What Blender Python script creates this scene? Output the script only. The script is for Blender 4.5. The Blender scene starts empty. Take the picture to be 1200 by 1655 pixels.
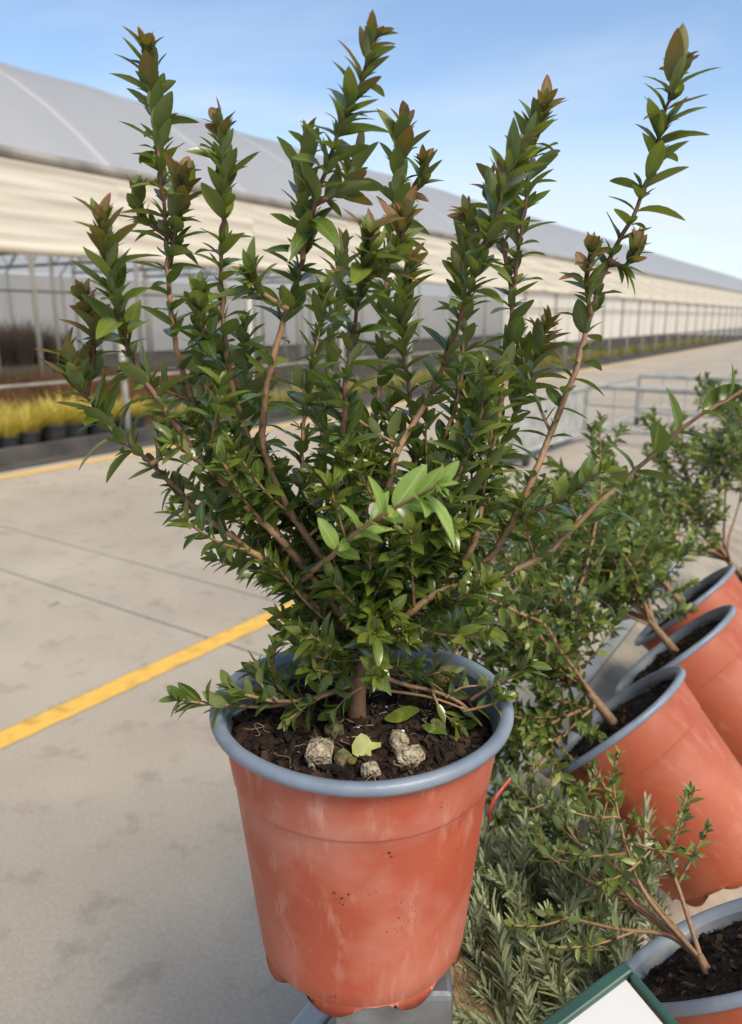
import bpy, math, random
import numpy as np
from mathutils import Vector, Matrix, noise as mnoise

R = math.radians
PI = math.pi
rng = random.Random(7)
scene = bpy.context.scene
col = scene.collection

# ------------------------------------------------------------------ camera
CAM_H = 1.35
PITCH = R(14.2)
FPX, CX, CY = 1243.0, 600.0, 827.5          # photograph is 1200 x 1655
cam_data = bpy.data.cameras.new('camera')
cam = bpy.data.objects.new('camera', cam_data)
col.objects.link(cam)
cam.location = (0, 0, CAM_H)
cam.rotation_euler = (PI / 2 - PITCH, 0, 0)
cam_data.sensor_fit = 'VERTICAL'
cam_data.sensor_height = 34.6
cam_data.lens = FPX / 1655 * 34.6
cam_data.clip_start = 0.02
cam_data.clip_end = 3000
cam_data.dof.use_dof = True
cam_data.dof.focus_distance = 0.50
cam_data.dof.aperture_fstop = 8.5
scene.camera = cam

# ------------------------------------------------------------------ world and sun
SUN_EL, SUN_AZ = R(49), R(142)             # azimuth clockwise from +Y (view direction)
world = bpy.data.worlds.new('World')
scene.world = world
world.use_nodes = True
wn, wl = world.node_tree.nodes, world.node_tree.links
wn.clear()
w_out = wn.new('ShaderNodeOutputWorld')
w_bg = wn.new('ShaderNodeBackground')
sky = wn.new('ShaderNodeTexSky')
sky.sky_type = 'NISHITA'
sky.sun_disc = False
sky.sun_elevation = SUN_EL
sky.sun_rotation = SUN_AZ
sky.air_density = 1.0
sky.dust_density = 0.7
sky.ozone_density = 1.6
tc = wn.new('ShaderNodeTexCoord')
sep = wn.new('ShaderNodeSeparateXYZ')
wl.new(tc.outputs['Generated'], sep.inputs[0])
zc = wn.new('ShaderNodeMath'); zc.operation = 'MAXIMUM'; zc.inputs[1].default_value = 0.0
wl.new(sep.outputs['Z'], zc.inputs[0])
za = wn.new('ShaderNodeMath'); za.operation = 'ADD'; za.inputs[1].default_value = 0.16
wl.new(zc.outputs[0], za.inputs[0])
dv = wn.new('ShaderNodeVectorMath'); dv.operation = 'DIVIDE'
cmb = wn.new('ShaderNodeCombineXYZ')
for i in range(3):
    wl.new(za.outputs[0], cmb.inputs[i])
wl.new(tc.outputs['Generated'], dv.inputs[0]); wl.new(cmb.outputs[0], dv.inputs[1])
mp = wn.new('ShaderNodeMapping'); mp.inputs['Scale'].default_value = (0.55, 0.9, 0.6)
mp.inputs['Location'].default_value = (3.1, 1.9, 0)
wl.new(dv.outputs[0], mp.inputs[0])
cn = wn.new('ShaderNodeTexNoise'); cn.inputs['Scale'].default_value = 1.15
cn.inputs['Detail'].default_value = 7; cn.inputs['Roughness'].default_value = 0.52
cn.inputs['Distortion'].default_value = 0.35
wl.new(mp.outputs[0], cn.inputs['Vector'])
cr = wn.new('ShaderNodeValToRGB')
cr.color_ramp.elements[0].position = 0.46; cr.color_ramp.elements[0].color = (0, 0, 0, 1)
cr.color_ramp.elements[1].position = 0.78; cr.color_ramp.elements[1].color = (0.8, 0.8, 0.8, 1)
wl.new(cn.outputs['Fac'], cr.inputs[0])
low = wn.new('ShaderNodeMapRange')            # a bank of thin cloud lies along the whole horizon
low.inputs['From Min'].default_value = 0.24; low.inputs['From Max'].default_value = 0.10
low.inputs['To Min'].default_value = 0.0; low.inputs['To Max'].default_value = 0.85
wl.new(sep.outputs['Z'], low.inputs[0])
ln_ = wn.new('ShaderNodeMapRange'); ln_.inputs['From Min'].default_value = 0.36; ln_.inputs['From Max'].default_value = 0.56
ln_.inputs['To Min'].default_value = 0.45
wl.new(cn.outputs['Fac'], ln_.inputs[0])
lm = wn.new('ShaderNodeMath'); lm.operation = 'MULTIPLY'
wl.new(low.outputs[0], lm.inputs[0]); wl.new(ln_.outputs[0], lm.inputs[1])
mx = wn.new('ShaderNodeMath'); mx.operation = 'MAXIMUM'
wl.new(cr.outputs[0], mx.inputs[0]); wl.new(lm.outputs[0], mx.inputs[1])
skm = wn.new('ShaderNodeMixRGB')
wl.new(mx.outputs[0], skm.inputs[0]); wl.new(sky.outputs[0], skm.inputs[1])
skm.inputs[2].default_value = (4.3, 4.7, 5.3, 1)
wl.new(skm.outputs[0], w_bg.inputs[0])
w_bg.inputs[1].default_value = 0.115
wl.new(w_bg.outputs[0], w_out.inputs[0])

sd = bpy.data.lights.new('sun', 'SUN')
sd.energy = 2.4
sd.angle = R(22)
sd.color = (1.0, 0.89, 0.71)
sun = bpy.data.objects.new('sun', sd)
col.objects.link(sun)
to_sun = Vector((math.sin(SUN_AZ) * math.cos(SUN_EL), math.cos(SUN_AZ) * math.cos(SUN_EL), math.sin(SUN_EL)))
sun.rotation_euler = to_sun.to_track_quat('Z', 'Y').to_euler()
sun.location = to_sun * 20

scene.view_settings.view_transform = 'Standard'
scene.view_settings.look = 'None'
scene.view_settings.gamma = 1
scene.view_settings.exposure = 0.78
scene.view_settings.use_curve_mapping = False
scene.render.engine = 'CYCLES'
scene.cycles.max_bounces = 6
scene.cycles.diffuse_bounces = 3
scene.cycles.glossy_bounces = 2
scene.cycles.transmission_bounces = 3

# ------------------------------------------------------------------ pixel helpers
SP, CP = math.sin(PITCH), math.cos(PITCH)

def ray(px, py):
    u, v = (px - CX) / FPX, (CY - py) / FPX
    return Vector((u, CP + SP * v, -SP + CP * v))

def at_y(px, py, y):
    r = ray(px, py)
    return Vector((0, 0, CAM_H)) + r * (y / r.y)

def at_z(px, py, z):
    r = ray(px, py)
    return Vector((0, 0, CAM_H)) + r * ((z - CAM_H) / r.z)

def project(p):
    x, y, z = p[0], p[1], p[2] - CAM_H
    dep = y * CP - z * SP
    up = z * CP + y * SP
    return CX + FPX * x / dep, CY - FPX * up / dep, dep

# ------------------------------------------------------------------ object helpers
def tag(o, label=None, cat=None, group=None, kind=None):
    if label: o['label'] = label
    if cat: o['category'] = cat
    if group: o['group'] = group
    if kind: o['kind'] = kind
    return o

def thing(name, label, cat, loc=(0, 0, 0), group=None, quat=None):
    o = bpy.data.objects.new(name, None)
    o.empty_display_size = 0.05
    col.objects.link(o)
    o.location = loc
    if quat is not None:
        o.rotation_mode = 'QUATERNION'
        o.rotation_quaternion = quat
    return tag(o, label, cat, group)

def link_mesh(name, me, parent=None, world=False):
    o = bpy.data.objects.new(name, me)
    col.objects.link(o)
    if parent is not None:
        o.parent = parent
        if world:                                # vertices are already in world space
            o.matrix_parent_inverse = Matrix.Translation(-Vector(parent.location))
    return o

def make_mesh(name, verts, faces, mats, smooth=True, uvs=None, slots=None):
    me = bpy.data.meshes.new(name)
    me.from_pydata([tuple(v) for v in verts], [], faces)
    for m in (mats if isinstance(mats, (list, tuple)) else [mats]):
        me.materials.append(m)
    if smooth:
        me.polygons.foreach_set('use_smooth', [True] * len(me.polygons))
    if slots is not None:
        me.polygons.foreach_set('material_index', slots)
    if uvs is not None:
        uv = me.uv_layers.new(name='UVMap')
        li = np.zeros(len(me.loops), dtype=np.int32)
        me.loops.foreach_get('vertex_index', li)
        uv.data.foreach_set('uv', np.asarray(uvs, dtype=np.float32)[li].ravel())
    me.update()
    return me

def sharp_by_angle(me, deg=35):
    try:
        me.set_sharp_from_angle(angle=R(deg))
    except Exception:
        pass

class MB:
    """collects boxes, bars and tubes into one mesh"""
    def __init__(self):
        self.v, self.f = [], []
    def add(self, vs, fs):
        b = len(self.v)
        self.v += [tuple(x) for x in vs]
        self.f += [tuple(i + b for i in q) for q in fs]
    def box(self, x0, x1, y0, y1, z0, z1):
        self.add([(x0, y0, z0), (x1, y0, z0), (x1, y1, z0), (x0, y1, z0), (x0, y0, z1), (x1, y0, z1), (x1, y1, z1), (x0, y1, z1)],
                 [(0, 3, 2, 1), (4, 5, 6, 7), (0, 1, 5, 4), (1, 2, 6, 5), (2, 3, 7, 6), (3, 0, 4, 7)])
    def tube(self, pts, rad, n=6, caps=True):
        pts = [Vector(p) for p in pts]
        rads = rad if isinstance(rad, (list, tuple)) else [rad] * len(pts)
        vs, fs = tube_data(pts, rads, n, caps)
        self.add(vs, fs)
    def build(self, name, mat, parent=None, smooth=False, world=False):
        me = make_mesh(name, self.v, self.f, mat, smooth)
        if smooth: sharp_by_angle(me, 40)
        return link_mesh(name, me, parent, world)

def tube_data(pts, rads, n=6, caps=True):
    vs, fs = [], []
    t0 = (pts[1] - pts[0]).normalized()
    ref = Vector((0, 0, 1)) if abs(t0.z) < 0.9 else Vector((1, 0, 0))
    a = t0.cross(ref).normalized()
    for i, p in enumerate(pts):
        t = (pts[min(i + 1, len(pts) - 1)] - pts[max(i - 1, 0)])
        t = t.normalized() if t.length > 1e-9 else t0
        a = (a - t * a.dot(t)).normalized()
        b = t.cross(a)
        for k in range(n):
            an = 2 * PI * k / n
            vs.append(p + (a * math.cos(an) + b * math.sin(an)) * rads[i])
    for i in range(len(pts) - 1):
        for k in range(n):
            k2 = (k + 1) % n
            fs.append((i * n + k, i * n + k2, (i + 1) * n + k2, (i + 1) * n + k))
    if caps:
        fs.append(tuple(range(n))[::-1])
        fs.append(tuple((len(pts) - 1) * n + k for k in range(n)))
    return vs, fs

def catmull(ps, per=6):
    out = []
    n = len(ps)
    for i in range(n - 1):
        p0, p1, p2, p3 = ps[max(i - 1, 0)], ps[i], ps[i + 1], ps[min(i + 2, n - 1)]
        for k in range(per):
            t = k / per
            out.append(0.5 * ((2 * p1) + (p2 - p0) * t + (2 * p0 - 5 * p1 + 4 * p2 - p3) * t * t + (3 * p1 - p0 - 3 * p2 + p3) * t ** 3))
    out.append(ps[-1].copy())
    return out

# ------------------------------------------------------------------ materials
def new_mat(name):
    m = bpy.data.materials.new(name)
    m.use_nodes = True
    nt = m.node_tree
    return m, nt.nodes, nt.links, nt.nodes['Principled BSDF']

def surf(name, c1, c2=None, scale=8.0, rough=0.6, bump=0.0, bscale=None, metal=0.0, spec=0.5, detail=6, lo=0.35, hi=0.65, coord='Object', stretch=None):
    m, n, l, b = new_mat(name)
    b.inputs['Roughness'].default_value = rough
    b.inputs['Metallic'].default_value = metal
    b.inputs['Specular IOR Level'].default_value = spec
    t = n.new('ShaderNodeTexCoord')
    src = t.outputs[coord]
    if stretch:
        mm = n.new('ShaderNodeMapping'); mm.inputs['Scale'].default_value = stretch
        l.new(src, mm.inputs[0]); src = mm.outputs[0]
    if c2 is None:
        b.inputs['Base Color'].default_value = (*c1, 1)
    else:
        no = n.new('ShaderNodeTexNoise'); no.inputs['Scale'].default_value = scale; no.inputs['Detail'].default_value = detail
        l.new(src, no.inputs['Vector'])
        r = n.new('ShaderNodeValToRGB')
        r.color_ramp.elements[0].position = lo; r.color_ramp.elements[0].color = (*c1, 1)
        r.color_ramp.elements[1].position = hi; r.color_ramp.elements[1].color = (*c2, 1)
        l.new(no.outputs['Fac'], r.inputs[0]); l.new(r.outputs[0], b.inputs['Base Color'])
    if bump:
        nb = n.new('ShaderNodeTexNoise'); nb.inputs['Scale'].default_value = bscale or scale * 3; nb.inputs['Detail'].default_value = 5
        l.new(src, nb.inputs['Vector'])
        bp = n.new('ShaderNodeBump'); bp.inputs['Strength'].default_value = bump; bp.inputs['Distance'].default_value = 0.01
        l.new(nb.outputs['Fac'], bp.inputs['Height']); l.new(bp.outputs[0], b.inputs['Normal'])
    return m

def leaf_mat(name, dark, light, under, rib, rough=0.34, trans=0.22, edge=None):
    m, n, l, b = new_mat(name)
    oi = n.new('ShaderNodeObjectInfo'); ge = n.new('ShaderNodeNewGeometry')
    ad = n.new('ShaderNodeMath'); ad.operation = 'ADD'
    l.new(oi.outputs['Random'], ad.inputs[0]); l.new(ge.outputs['Random Per Island'], ad.inputs[1])
    fr = n.new('ShaderNodeMath'); fr.operation = 'FRACT'; l.new(ad.outputs[0], fr.inputs[0])
    mc = n.new('ShaderNodeMixRGB'); mc.inputs[1].default_value = (*dark, 1); mc.inputs[2].default_value = (*light, 1)
    l.new(fr.outputs[0], mc.inputs[0])
    tcn = n.new('ShaderNodeTexCoord')
    nz = n.new('ShaderNodeTexNoise'); nz.inputs['Scale'].default_value = 3.0; nz.inputs['Detail'].default_value = 3
    l.new(tcn.outputs['UV'], nz.inputs['Vector'])
    hv = n.new('ShaderNodeHueSaturation')
    mr = n.new('ShaderNodeMapRange'); mr.inputs['To Min'].default_value = 0.75; mr.inputs['To Max'].default_value = 1.25
    l.new(nz.outputs['Fac'], mr.inputs[0]); l.new(mr.outputs[0], hv.inputs['Value']); l.new(mc.outputs[0], hv.inputs['Color'])
    top = hv.outputs[0]
    su = n.new('ShaderNodeSeparateXYZ'); l.new(tcn.outputs['UV'], su.inputs[0])
    if edge is not None:                        # young leaves flush red towards the tip
        er = n.new('ShaderNodeMapRange'); er.inputs['From Min'].default_value = 0.45; er.inputs['From Max'].default_value = 1.0
        er.inputs['To Max'].default_value = 0.85
        l.new(su.outputs['Y'], er.inputs[0])
        em = n.new('ShaderNodeMixRGB'); em.inputs[2].default_value = (*edge, 1)
        l.new(er.outputs[0], em.inputs[0]); l.new(top, em.inputs[1]); top = em.outputs[0]
    # pale midrib
    ab = n.new('ShaderNodeMath'); ab.operation = 'SUBTRACT'; ab.inputs[1].default_value = 0.5; l.new(su.outputs['X'], ab.inputs[0])
    ab2 = n.new('ShaderNodeMath'); ab2.operation = 'ABSOLUTE'; l.new(ab.outputs[0], ab2.inputs[0])
    rb = n.new('ShaderNodeMapRange'); rb.inputs['From Min'].default_value = 0.02; rb.inputs['From Max'].default_value = 0.085
    rb.inputs['To Min'].default_value = 0.75; rb.inputs['To Max'].default_value = 0.0
    l.new(ab2.outputs[0], rb.inputs[0])
    mrb = n.new('ShaderNodeMixRGB'); mrb.inputs[2].default_value = (*rib, 1)
    l.new(rb.outputs[0], mrb.inputs[0]); l.new(top, mrb.inputs[1])
    mu = n.new('ShaderNodeMixRGB'); mu.inputs[2].default_value = (*under, 1)     # the matt, paler underside
    l.new(ge.outputs['Backfacing'], mu.inputs[0]); l.new(mrb.outputs[0], mu.inputs[1])
    l.new(mu.outputs[0], b.inputs['Base Color'])
    rr = n.new('ShaderNodeMapRange'); rr.inputs['To Min'].default_value = rough; rr.inputs['To Max'].default_value = 0.6
    l.new(ge.outputs['Backfacing'], rr.inputs[0]); l.new(rr.outputs[0], b.inputs['Roughness'])
    b.inputs['Specular IOR Level'].default_value = 0.65
    tr = n.new('ShaderNodeBsdfTranslucent')
    ht = n.new('ShaderNodeHueSaturation'); ht.inputs['Value'].default_value = 1.8; ht.inputs['Saturation'].default_value = 1.1
    l.new(mrb.outputs[0], ht.inputs['Color']); l.new(ht.outputs[0], tr.inputs['Color'])
    mixs = n.new('ShaderNodeMixShader'); mixs.inputs[0].default_value = trans
    out = n['Material Output']
    l.new(b.outputs[0], mixs.inputs[1]); l.new(tr.outputs[0], mixs.inputs[2]); l.new(mixs.outputs[0], out.inputs['Surface'])
    return m

LEAF = [
    leaf_mat('leaf_mature', (0.048, 0.090, 0.016), (0.118, 0.165, 0.027), (0.125, 0.165, 0.052), (0.19, 0.25, 0.065), 0.24, 0.27),
    leaf_mat('leaf_upper', (0.078, 0.120, 0.017), (0.170, 0.198, 0.026), (0.15, 0.185, 0.055), (0.18, 0.23, 0.055), 0.28, 0.24),
    leaf_mat('leaf_flush', (0.105, 0.120, 0.018), (0.175, 0.130, 0.022), (0.18, 0.165, 0.055), (0.24, 0.17, 0.06), 0.58, 0.30, edge=(0.22, 0.070, 0.028)),
    leaf_mat('leaf_new', (0.19, 0.30, 0.055), (0.29, 0.40, 0.09), (0.27, 0.36, 0.12), (0.38, 0.48, 0.17), 0.42, 0.35),
]
LEAF_BG = [
    leaf_mat('leaf_shrub', (0.044, 0.082, 0.017), (0.13, 0.185, 0.034), (0.12, 0.165, 0.055), (0.09, 0.16, 0.05), 0.36, 0.22),
    leaf_mat('leaf_shrub_pale', (0.13, 0.18, 0.030), (0.26, 0.29, 0.060), (0.15, 0.21, 0.07), (0.17, 0.24, 0.07), 0.42, 0.28),
]
ROSE = leaf_mat('rosemary_needle', (0.085, 0.115, 0.044), (0.42, 0.44, 0.24), (0.38, 0.41, 0.25), (0.30, 0.34, 0.18), 0.5, 0.12)

def stem_mat():
    m, n, l, b = new_mat('stem_bark')
    at = n.new('ShaderNodeAttribute'); at.attribute_name = 'age'
    t = n.new('ShaderNodeTexCoord')
    no = n.new('ShaderNodeTexNoise'); no.inputs['Scale'].default_value = 260; no.inputs['Detail'].default_value = 4
    l.new(t.outputs['Object'], no.inputs['Vector'])
    r1 = n.new('ShaderNodeValToRGB')
    e = r1.color_ramp.elements
    e[0].position = 0.0; e[0].color = (0.13, 0.070, 0.036, 1)
    e[1].position = 1.0; e[1].color = (0.058, 0.024, 0.024, 1)
    x = e.new(0.12); x.color = (0.27, 0.165, 0.090, 1)
    x = e.new(0.5); x.color = (0.33, 0.185, 0.095, 1)
    x = e.new(0.74); x.color = (0.17, 0.070, 0.046, 1)
    l.new(at.outputs['Fac'], r1.inputs[0])
    hv = n.new('ShaderNodeHueSaturation')
    mr = n.new('ShaderNodeMapRange'); mr.inputs['To Min'].default_value = 0.45; mr.inputs['To Max'].default_value = 1.5
    l.new(no.outputs['Fac'], mr.inputs[0]); l.new(mr.outputs[0], hv.inputs['Value']); l.new(r1.outputs[0], hv.inputs['Color'])
    l.new(hv.outputs[0], b.inputs['Base Color'])
    b.inputs['Roughness'].default_value = 0.65
    bp = n.new('ShaderNodeBump'); bp.inputs['Strength'].default_value = 0.5; bp.inputs['Distance'].default_value = 0.001
    l.new(no.outputs['Fac'], bp.inputs['Height']); l.new(bp.outputs[0], b.inputs['Normal'])
    return m
STEM = stem_mat()

def concrete_mat(name, base, seed=0.0):
    m, n, l, b = new_mat(name)
    t = n.new('ShaderNodeTexCoord')
    mp_ = n.new('ShaderNodeMapping'); mp_.inputs['Location'].default_value = (seed, seed * 0.7, 0)
    l.new(t.outputs['Object'], mp_.inputs[0])
    def nz(s, d, ro=0.55):
        k = n.new('ShaderNodeTexNoise'); k.inputs['Scale'].default_value = s; k.inputs['Detail'].default_value = d
        k.inputs['Roughness'].default_value = ro
        l.new(mp_.outputs[0], k.inputs['Vector']); return k.outputs['Fac']
    big = nz(0.9, 6); mid = nz(7.0, 8, 0.62); fine = nz(120.0, 4)
    r = n.new('ShaderNodeValToRGB')
    r.color_ramp.elements[0].position = 0.3; r.color_ramp.elements[0].color = (base[0] * 0.80, base[1] * 0.79, base[2] * 0.78, 1)
    r.color_ramp.elements[1].position = 0.7; r.color_ramp.elements[1].color = (base[0] * 1.12, base[1] * 1.12, base[2] * 1.1, 1)
    l.new(big, r.inputs[0])
    r2 = n.new('ShaderNodeValToRGB')              # scuffs and stains
    r2.color_ramp.elements[0].position = 0.34; r2.color_ramp.elements[0].color = (0.52, 0.50, 0.47, 1)
    r2.color_ramp.elements[1].position = 0.45; r2.color_ramp.elements[1].color = (1, 1, 1, 1)
    l.new(mid, r2.inputs[0])
    m1 = n.new('ShaderNodeMixRGB'); m1.blend_type = 'MULTIPLY'; m1.inputs[0].default_value = 0.40
    l.new(r.outputs[0], m1.inputs[1]); l.new(r2.outputs[0], m1.inputs[2])
    m2 = n.new('ShaderNodeMixRGB'); m2.blend_type = 'OVERLAY'; m2.inputs[0].default_value = 0.35
    l.new(m1.outputs[0], m2.inputs[1]); l.new(fine, m2.inputs[2])
    # dark spots dropped here and there
    vo = n.new('ShaderNodeTexVoronoi'); vo.inputs['Scale'].default_value = 3.1
    dm = n.new('ShaderNodeVectorMath'); dm.operation = 'ADD'
    nn = n.new('ShaderNodeTexNoise'); nn.inputs['Scale'].default_value = 9
    l.new(mp_.outputs[0], nn.inputs['Vector'])
    sc = n.new('ShaderNodeVectorMath'); sc.operation = 'SCALE'; sc.inputs['Scale'].default_value = 0.14
    l.new(nn.outputs['Color'], sc.inputs[0]); l.new(mp_.outputs[0], dm.inputs[0]); l.new(sc.outputs[0], dm.inputs[1])
    l.new(dm.outputs[0], vo.inputs['Vector'])
    vr = n.new('ShaderNodeValToRGB')
    vr.color_ramp.elements[0].position = 0.03; vr.color_ramp.elements[0].color = (0.30, 0.27, 0.24, 1)
    vr.color_ramp.elements[1].position = 0.08; vr.color_ramp.elements[1].color = (1, 1, 1, 1)
    l.new(vo.outputs['Distance'], vr.inputs[0])
    m3 = n.new('ShaderNodeMixRGB'); m3.blend_type = 'MULTIPLY'; m3.inputs[0].default_value = 0.8
    l.new(m2.outputs[0], m3.inputs[1]); l.new(vr.outputs[0], m3.inputs[2])
    l.new(m3.outputs[0], b.inputs['Base Color'])
    b.inputs['Roughness'].default_value = 0.85; b.inputs['Specular IOR Level'].default_value = 0.3
    bp = n.new('ShaderNodeBump'); bp.inputs['Strength'].default_value = 0.25; bp.inputs['Distance'].default_value = 0.004
    l.new(fine, bp.inputs['Height']); l.new(bp.outputs[0], b.inputs['Normal'])
    return m
CONCRETE = concrete_mat('concrete', (0.38, 0.332, 0.268))

def pot_mat(name, c1, c2, scuff=0.5):
    m, n, l, b = new_mat(name)
    t = n.new('ShaderNodeTexCoord')
    def nz(s, d, stretch=None, ro=0.55):
        k = n.new('ShaderNodeTexNoise'); k.inputs['Scale'].default_value = s; k.inputs['Detail'].default_value = d
        k.inputs['Roughness'].default_value = ro
        if stretch:
            q = n.new('ShaderNodeMapping'); q.inputs['Scale'].default_value = stretch[0]; q.inputs['Rotation'].default_value = stretch[1]
            l.new(t.outputs['Object'], q.inputs[0]); l.new(q.outputs[0], k.inputs['Vector'])
        else:
            l.new(t.outputs['Object'], k.inputs['Vector'])
        return k.outputs['Fac']
    r = n.new('ShaderNodeValToRGB')
    r.color_ramp.elements[0].position = 0.35; r.color_ramp.elements[0].color = (*c1, 1)
    r.color_ramp.elements[1].position = 0.65; r.color_ramp.elements[1].color = (*c2, 1)
    l.new(nz(9, 4), r.inputs[0])
    cur = r.outputs[0]
    dust = (0.72, 0.46, 0.36, 1)
    layers = [(nz(55, 8, ((1, 1, 0.35), (0, 0, 0)), 0.7), 0.55, 0.76, 0.6 * scuff),     # chalky vertical smears
              (nz(40, 8, ((1.0, 1.0, 0.12), (0.5, 0.4, 0)), 0.7), 0.60, 0.70, 0.5 * scuff),  # diagonal scratches
              (nz(420, 2), 0.70, 0.78, 0.3 * scuff),                                         # fine pale specks
              (nz(14, 7), 0.46, 0.75, 0.48 * scuff)]
    for f, a, z_, k in layers:
        rm = n.new('ShaderNodeMapRange'); rm.inputs['From Min'].default_value = a; rm.inputs['From Max'].default_value = z_
        rm.inputs['To Max'].default_value = k
        l.new(f, rm.inputs[0])
        mm = n.new('ShaderNodeMixRGB'); mm.inputs[2].default_value = dust
        l.new(rm.outputs[0], mm.inputs[0]); l.new(cur, mm.inputs[1]); cur = mm.outputs[0]
    rm = n.new('ShaderNodeMapRange'); rm.inputs['From Min'].default_value = 0.73; rm.inputs['From Max'].default_value = 0.76   # soil flecks
    rm.inputs['To Max'].default_value = 0.8
    l.new(nz(75, 5, None, 0.6), rm.inputs[0])
    mm = n.new('ShaderNodeMixRGB'); mm.inputs[2].default_value = (0.06, 0.03, 0.02, 1)
    l.new(rm.outputs[0], mm.inputs[0]); l.new(cur, mm.inputs[1]); cur = mm.outputs[0]
    l.new(cur, b.inputs['Base Color'])
    rr = n.new('ShaderNodeMapRange'); rr.inputs['To Min'].default_value = 0.38; rr.inputs['To Max'].default_value = 0.62
    l.new(nz(12, 6), rr.inputs[0]); l.new(rr.outputs[0], b.inputs['Roughness'])
    b.inputs['Specular IOR Level'].default_value = 0.4
    b.inputs['Subsurface Weight'].default_value = 0.0
    bp = n.new('ShaderNodeBump'); bp.inputs['Strength'].default_value = 0.12; bp.inputs['Distance'].default_value = 0.001
    l.new(nz(30, 6), bp.inputs['Height']); l.new(bp.outputs[0], b.inputs['Normal'])
    return m
TERRACOTTA = pot_mat('terracotta_plastic', (0.36, 0.068, 0.031), (0.44, 0.094, 0.046), 0.65)
TERRACOTTA_B = pot_mat('terracotta_plastic_clean', (0.33, 0.070, 0.029), (0.40, 0.095, 0.040), 0.35)
GREY_RIM = surf('grey_blue_plastic', (0.15, 0.185, 0.235), (0.22, 0.255, 0.30), 30, 0.42, 0.06, 90)
GREY_IN = surf('grey_inner_plastic', (0.12, 0.135, 0.155), (0.20, 0.215, 0.235), 25, 0.5, 0.08, 80)
SOIL = surf('potting_soil', (0.006, 0.0045, 0.0035), (0.030, 0.020, 0.014), 160, 0.95, 0.9, 300, spec=0.2)
SOIL_CHIP = surf('bark_chip', (0.010, 0.007, 0.005), (0.060, 0.034, 0.021), 60, 0.9, 0.4, 400, spec=0.25)
STONE_PALE = surf('porous_stone', (0.30, 0.24, 0.165), (0.60, 0.50, 0.35), 150, 0.9, 1.0, 260, spec=0.2, lo=0.38, hi=0.58)
STONE_MOSS = surf('mossy_stone', (0.075, 0.085, 0.022), (0.23, 0.19, 0.10), 120, 0.9, 0.8, 260, spec=0.2)
STONE_BROWN = surf('brown_stone', (0.20, 0.105, 0.055), (0.42, 0.27, 0.17), 110, 0.85, 0.8, 200, spec=0.2)
STONE_BIG = surf('sandy_stone', (0.10, 0.065, 0.034), (0.36, 0.255, 0.145), 26, 0.92, 0.9, 160, spec=0.2, lo=0.33, hi=0.56)
GALV = surf('galvanised_steel', (0.22, 0.24, 0.26), (0.42, 0.45, 0.47), 22, 0.42, 0.10, 90, metal=0.75)
GALV_DULL = surf('dull_galvanised_steel', (0.30, 0.30, 0.28), (0.46, 0.46, 0.43), 9, 0.6, 0.05, 60, metal=0.3)
YELLOW = surf('yellow_road_paint', (0.50, 0.285, 0.058), (0.72, 0.43, 0.075), 14, 0.7, 0.15, 120, lo=0.28, hi=0.5)
RED_TAG = surf('red_plastic_tag', (0.36, 0.05, 0.035), None, rough=0.4)
SIGN_WHITE = surf('white_sign_card', (0.56, 0.55, 0.53), (0.64, 0.63, 0.61), 4, 0.5)
SIGN_GREEN = surf('dark_green_frame', (0.018, 0.060, 0.045), (0.03, 0.085, 0.065), 20, 0.4)
PERLITE = surf('white_perlite', (0.72, 0.70, 0.66), None, rough=0.9)
RUBBER = surf('black_rubber', (0.018, 0.018, 0.018), (0.03, 0.03, 0.03), 30, 0.7)
BLACK_POT = surf('black_plastic', (0.020, 0.020, 0.021), (0.045, 0.045, 0.045), 20, 0.5)
KERB = surf('dark_kerb', (0.035, 0.032, 0.030), (0.085, 0.075, 0.066), 3, 0.85, 0.3, 40)
FABRIC = surf('ground_fabric', (0.035, 0.034, 0.030), (0.11, 0.095, 0.075), 2.2, 0.9)
STEEL_W = surf('pale_steel', (0.50, 0.48, 0.44), (0.64, 0.62, 0.57), 3, 0.5)
STEEL_D = surf('weathered_steel', (0.17, 0.15, 0.13), (0.30, 0.27, 0.235), 3, 0.6)
CURTAIN = None

def film(name, c1, c2, trans, scale, stretch=None, rough=0.45, tcol=None):
    m = surf(name, c1, c2, scale, rough, 0.12, scale * 3, stretch=stretch)
    n, l = m.node_tree.nodes, m.node_tree.links
    b = n['Principled BSDF']
    tr = n.new('ShaderNodeBsdfTranslucent')
    tr.inputs['Color'].default_value = (*(tcol or c2), 1)
    mx_ = n.new('ShaderNodeMixShader'); mx_.inputs[0].default_value = trans
    l.new(b.outputs[0], mx_.inputs[1]); l.new(tr.outputs[0], mx_.inputs[2])
    l.new(mx_.outputs[0], n['Material Output'].inputs['Surface'])
    return m
ROOF_FILM = film('roof_film', (0.64, 0.69, 0.77), (0.76, 0.80, 0.86), 0.62, 0.5, (1, 0.3, 1), 0.35, (0.93, 0.88, 0.79))
CURTAIN = film('cream_curtain', (0.68, 0.61, 0.49), (0.80, 0.74, 0.62), 0.35, 1.2, (0.15, 1, 4.0), 0.6)
WALL_FILM = film('white_wall_film', (0.78, 0.72, 0.63), (0.88, 0.82, 0.73), 0.42, 1.0, None, 0.5, (0.93, 0.88, 0.80))

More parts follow.
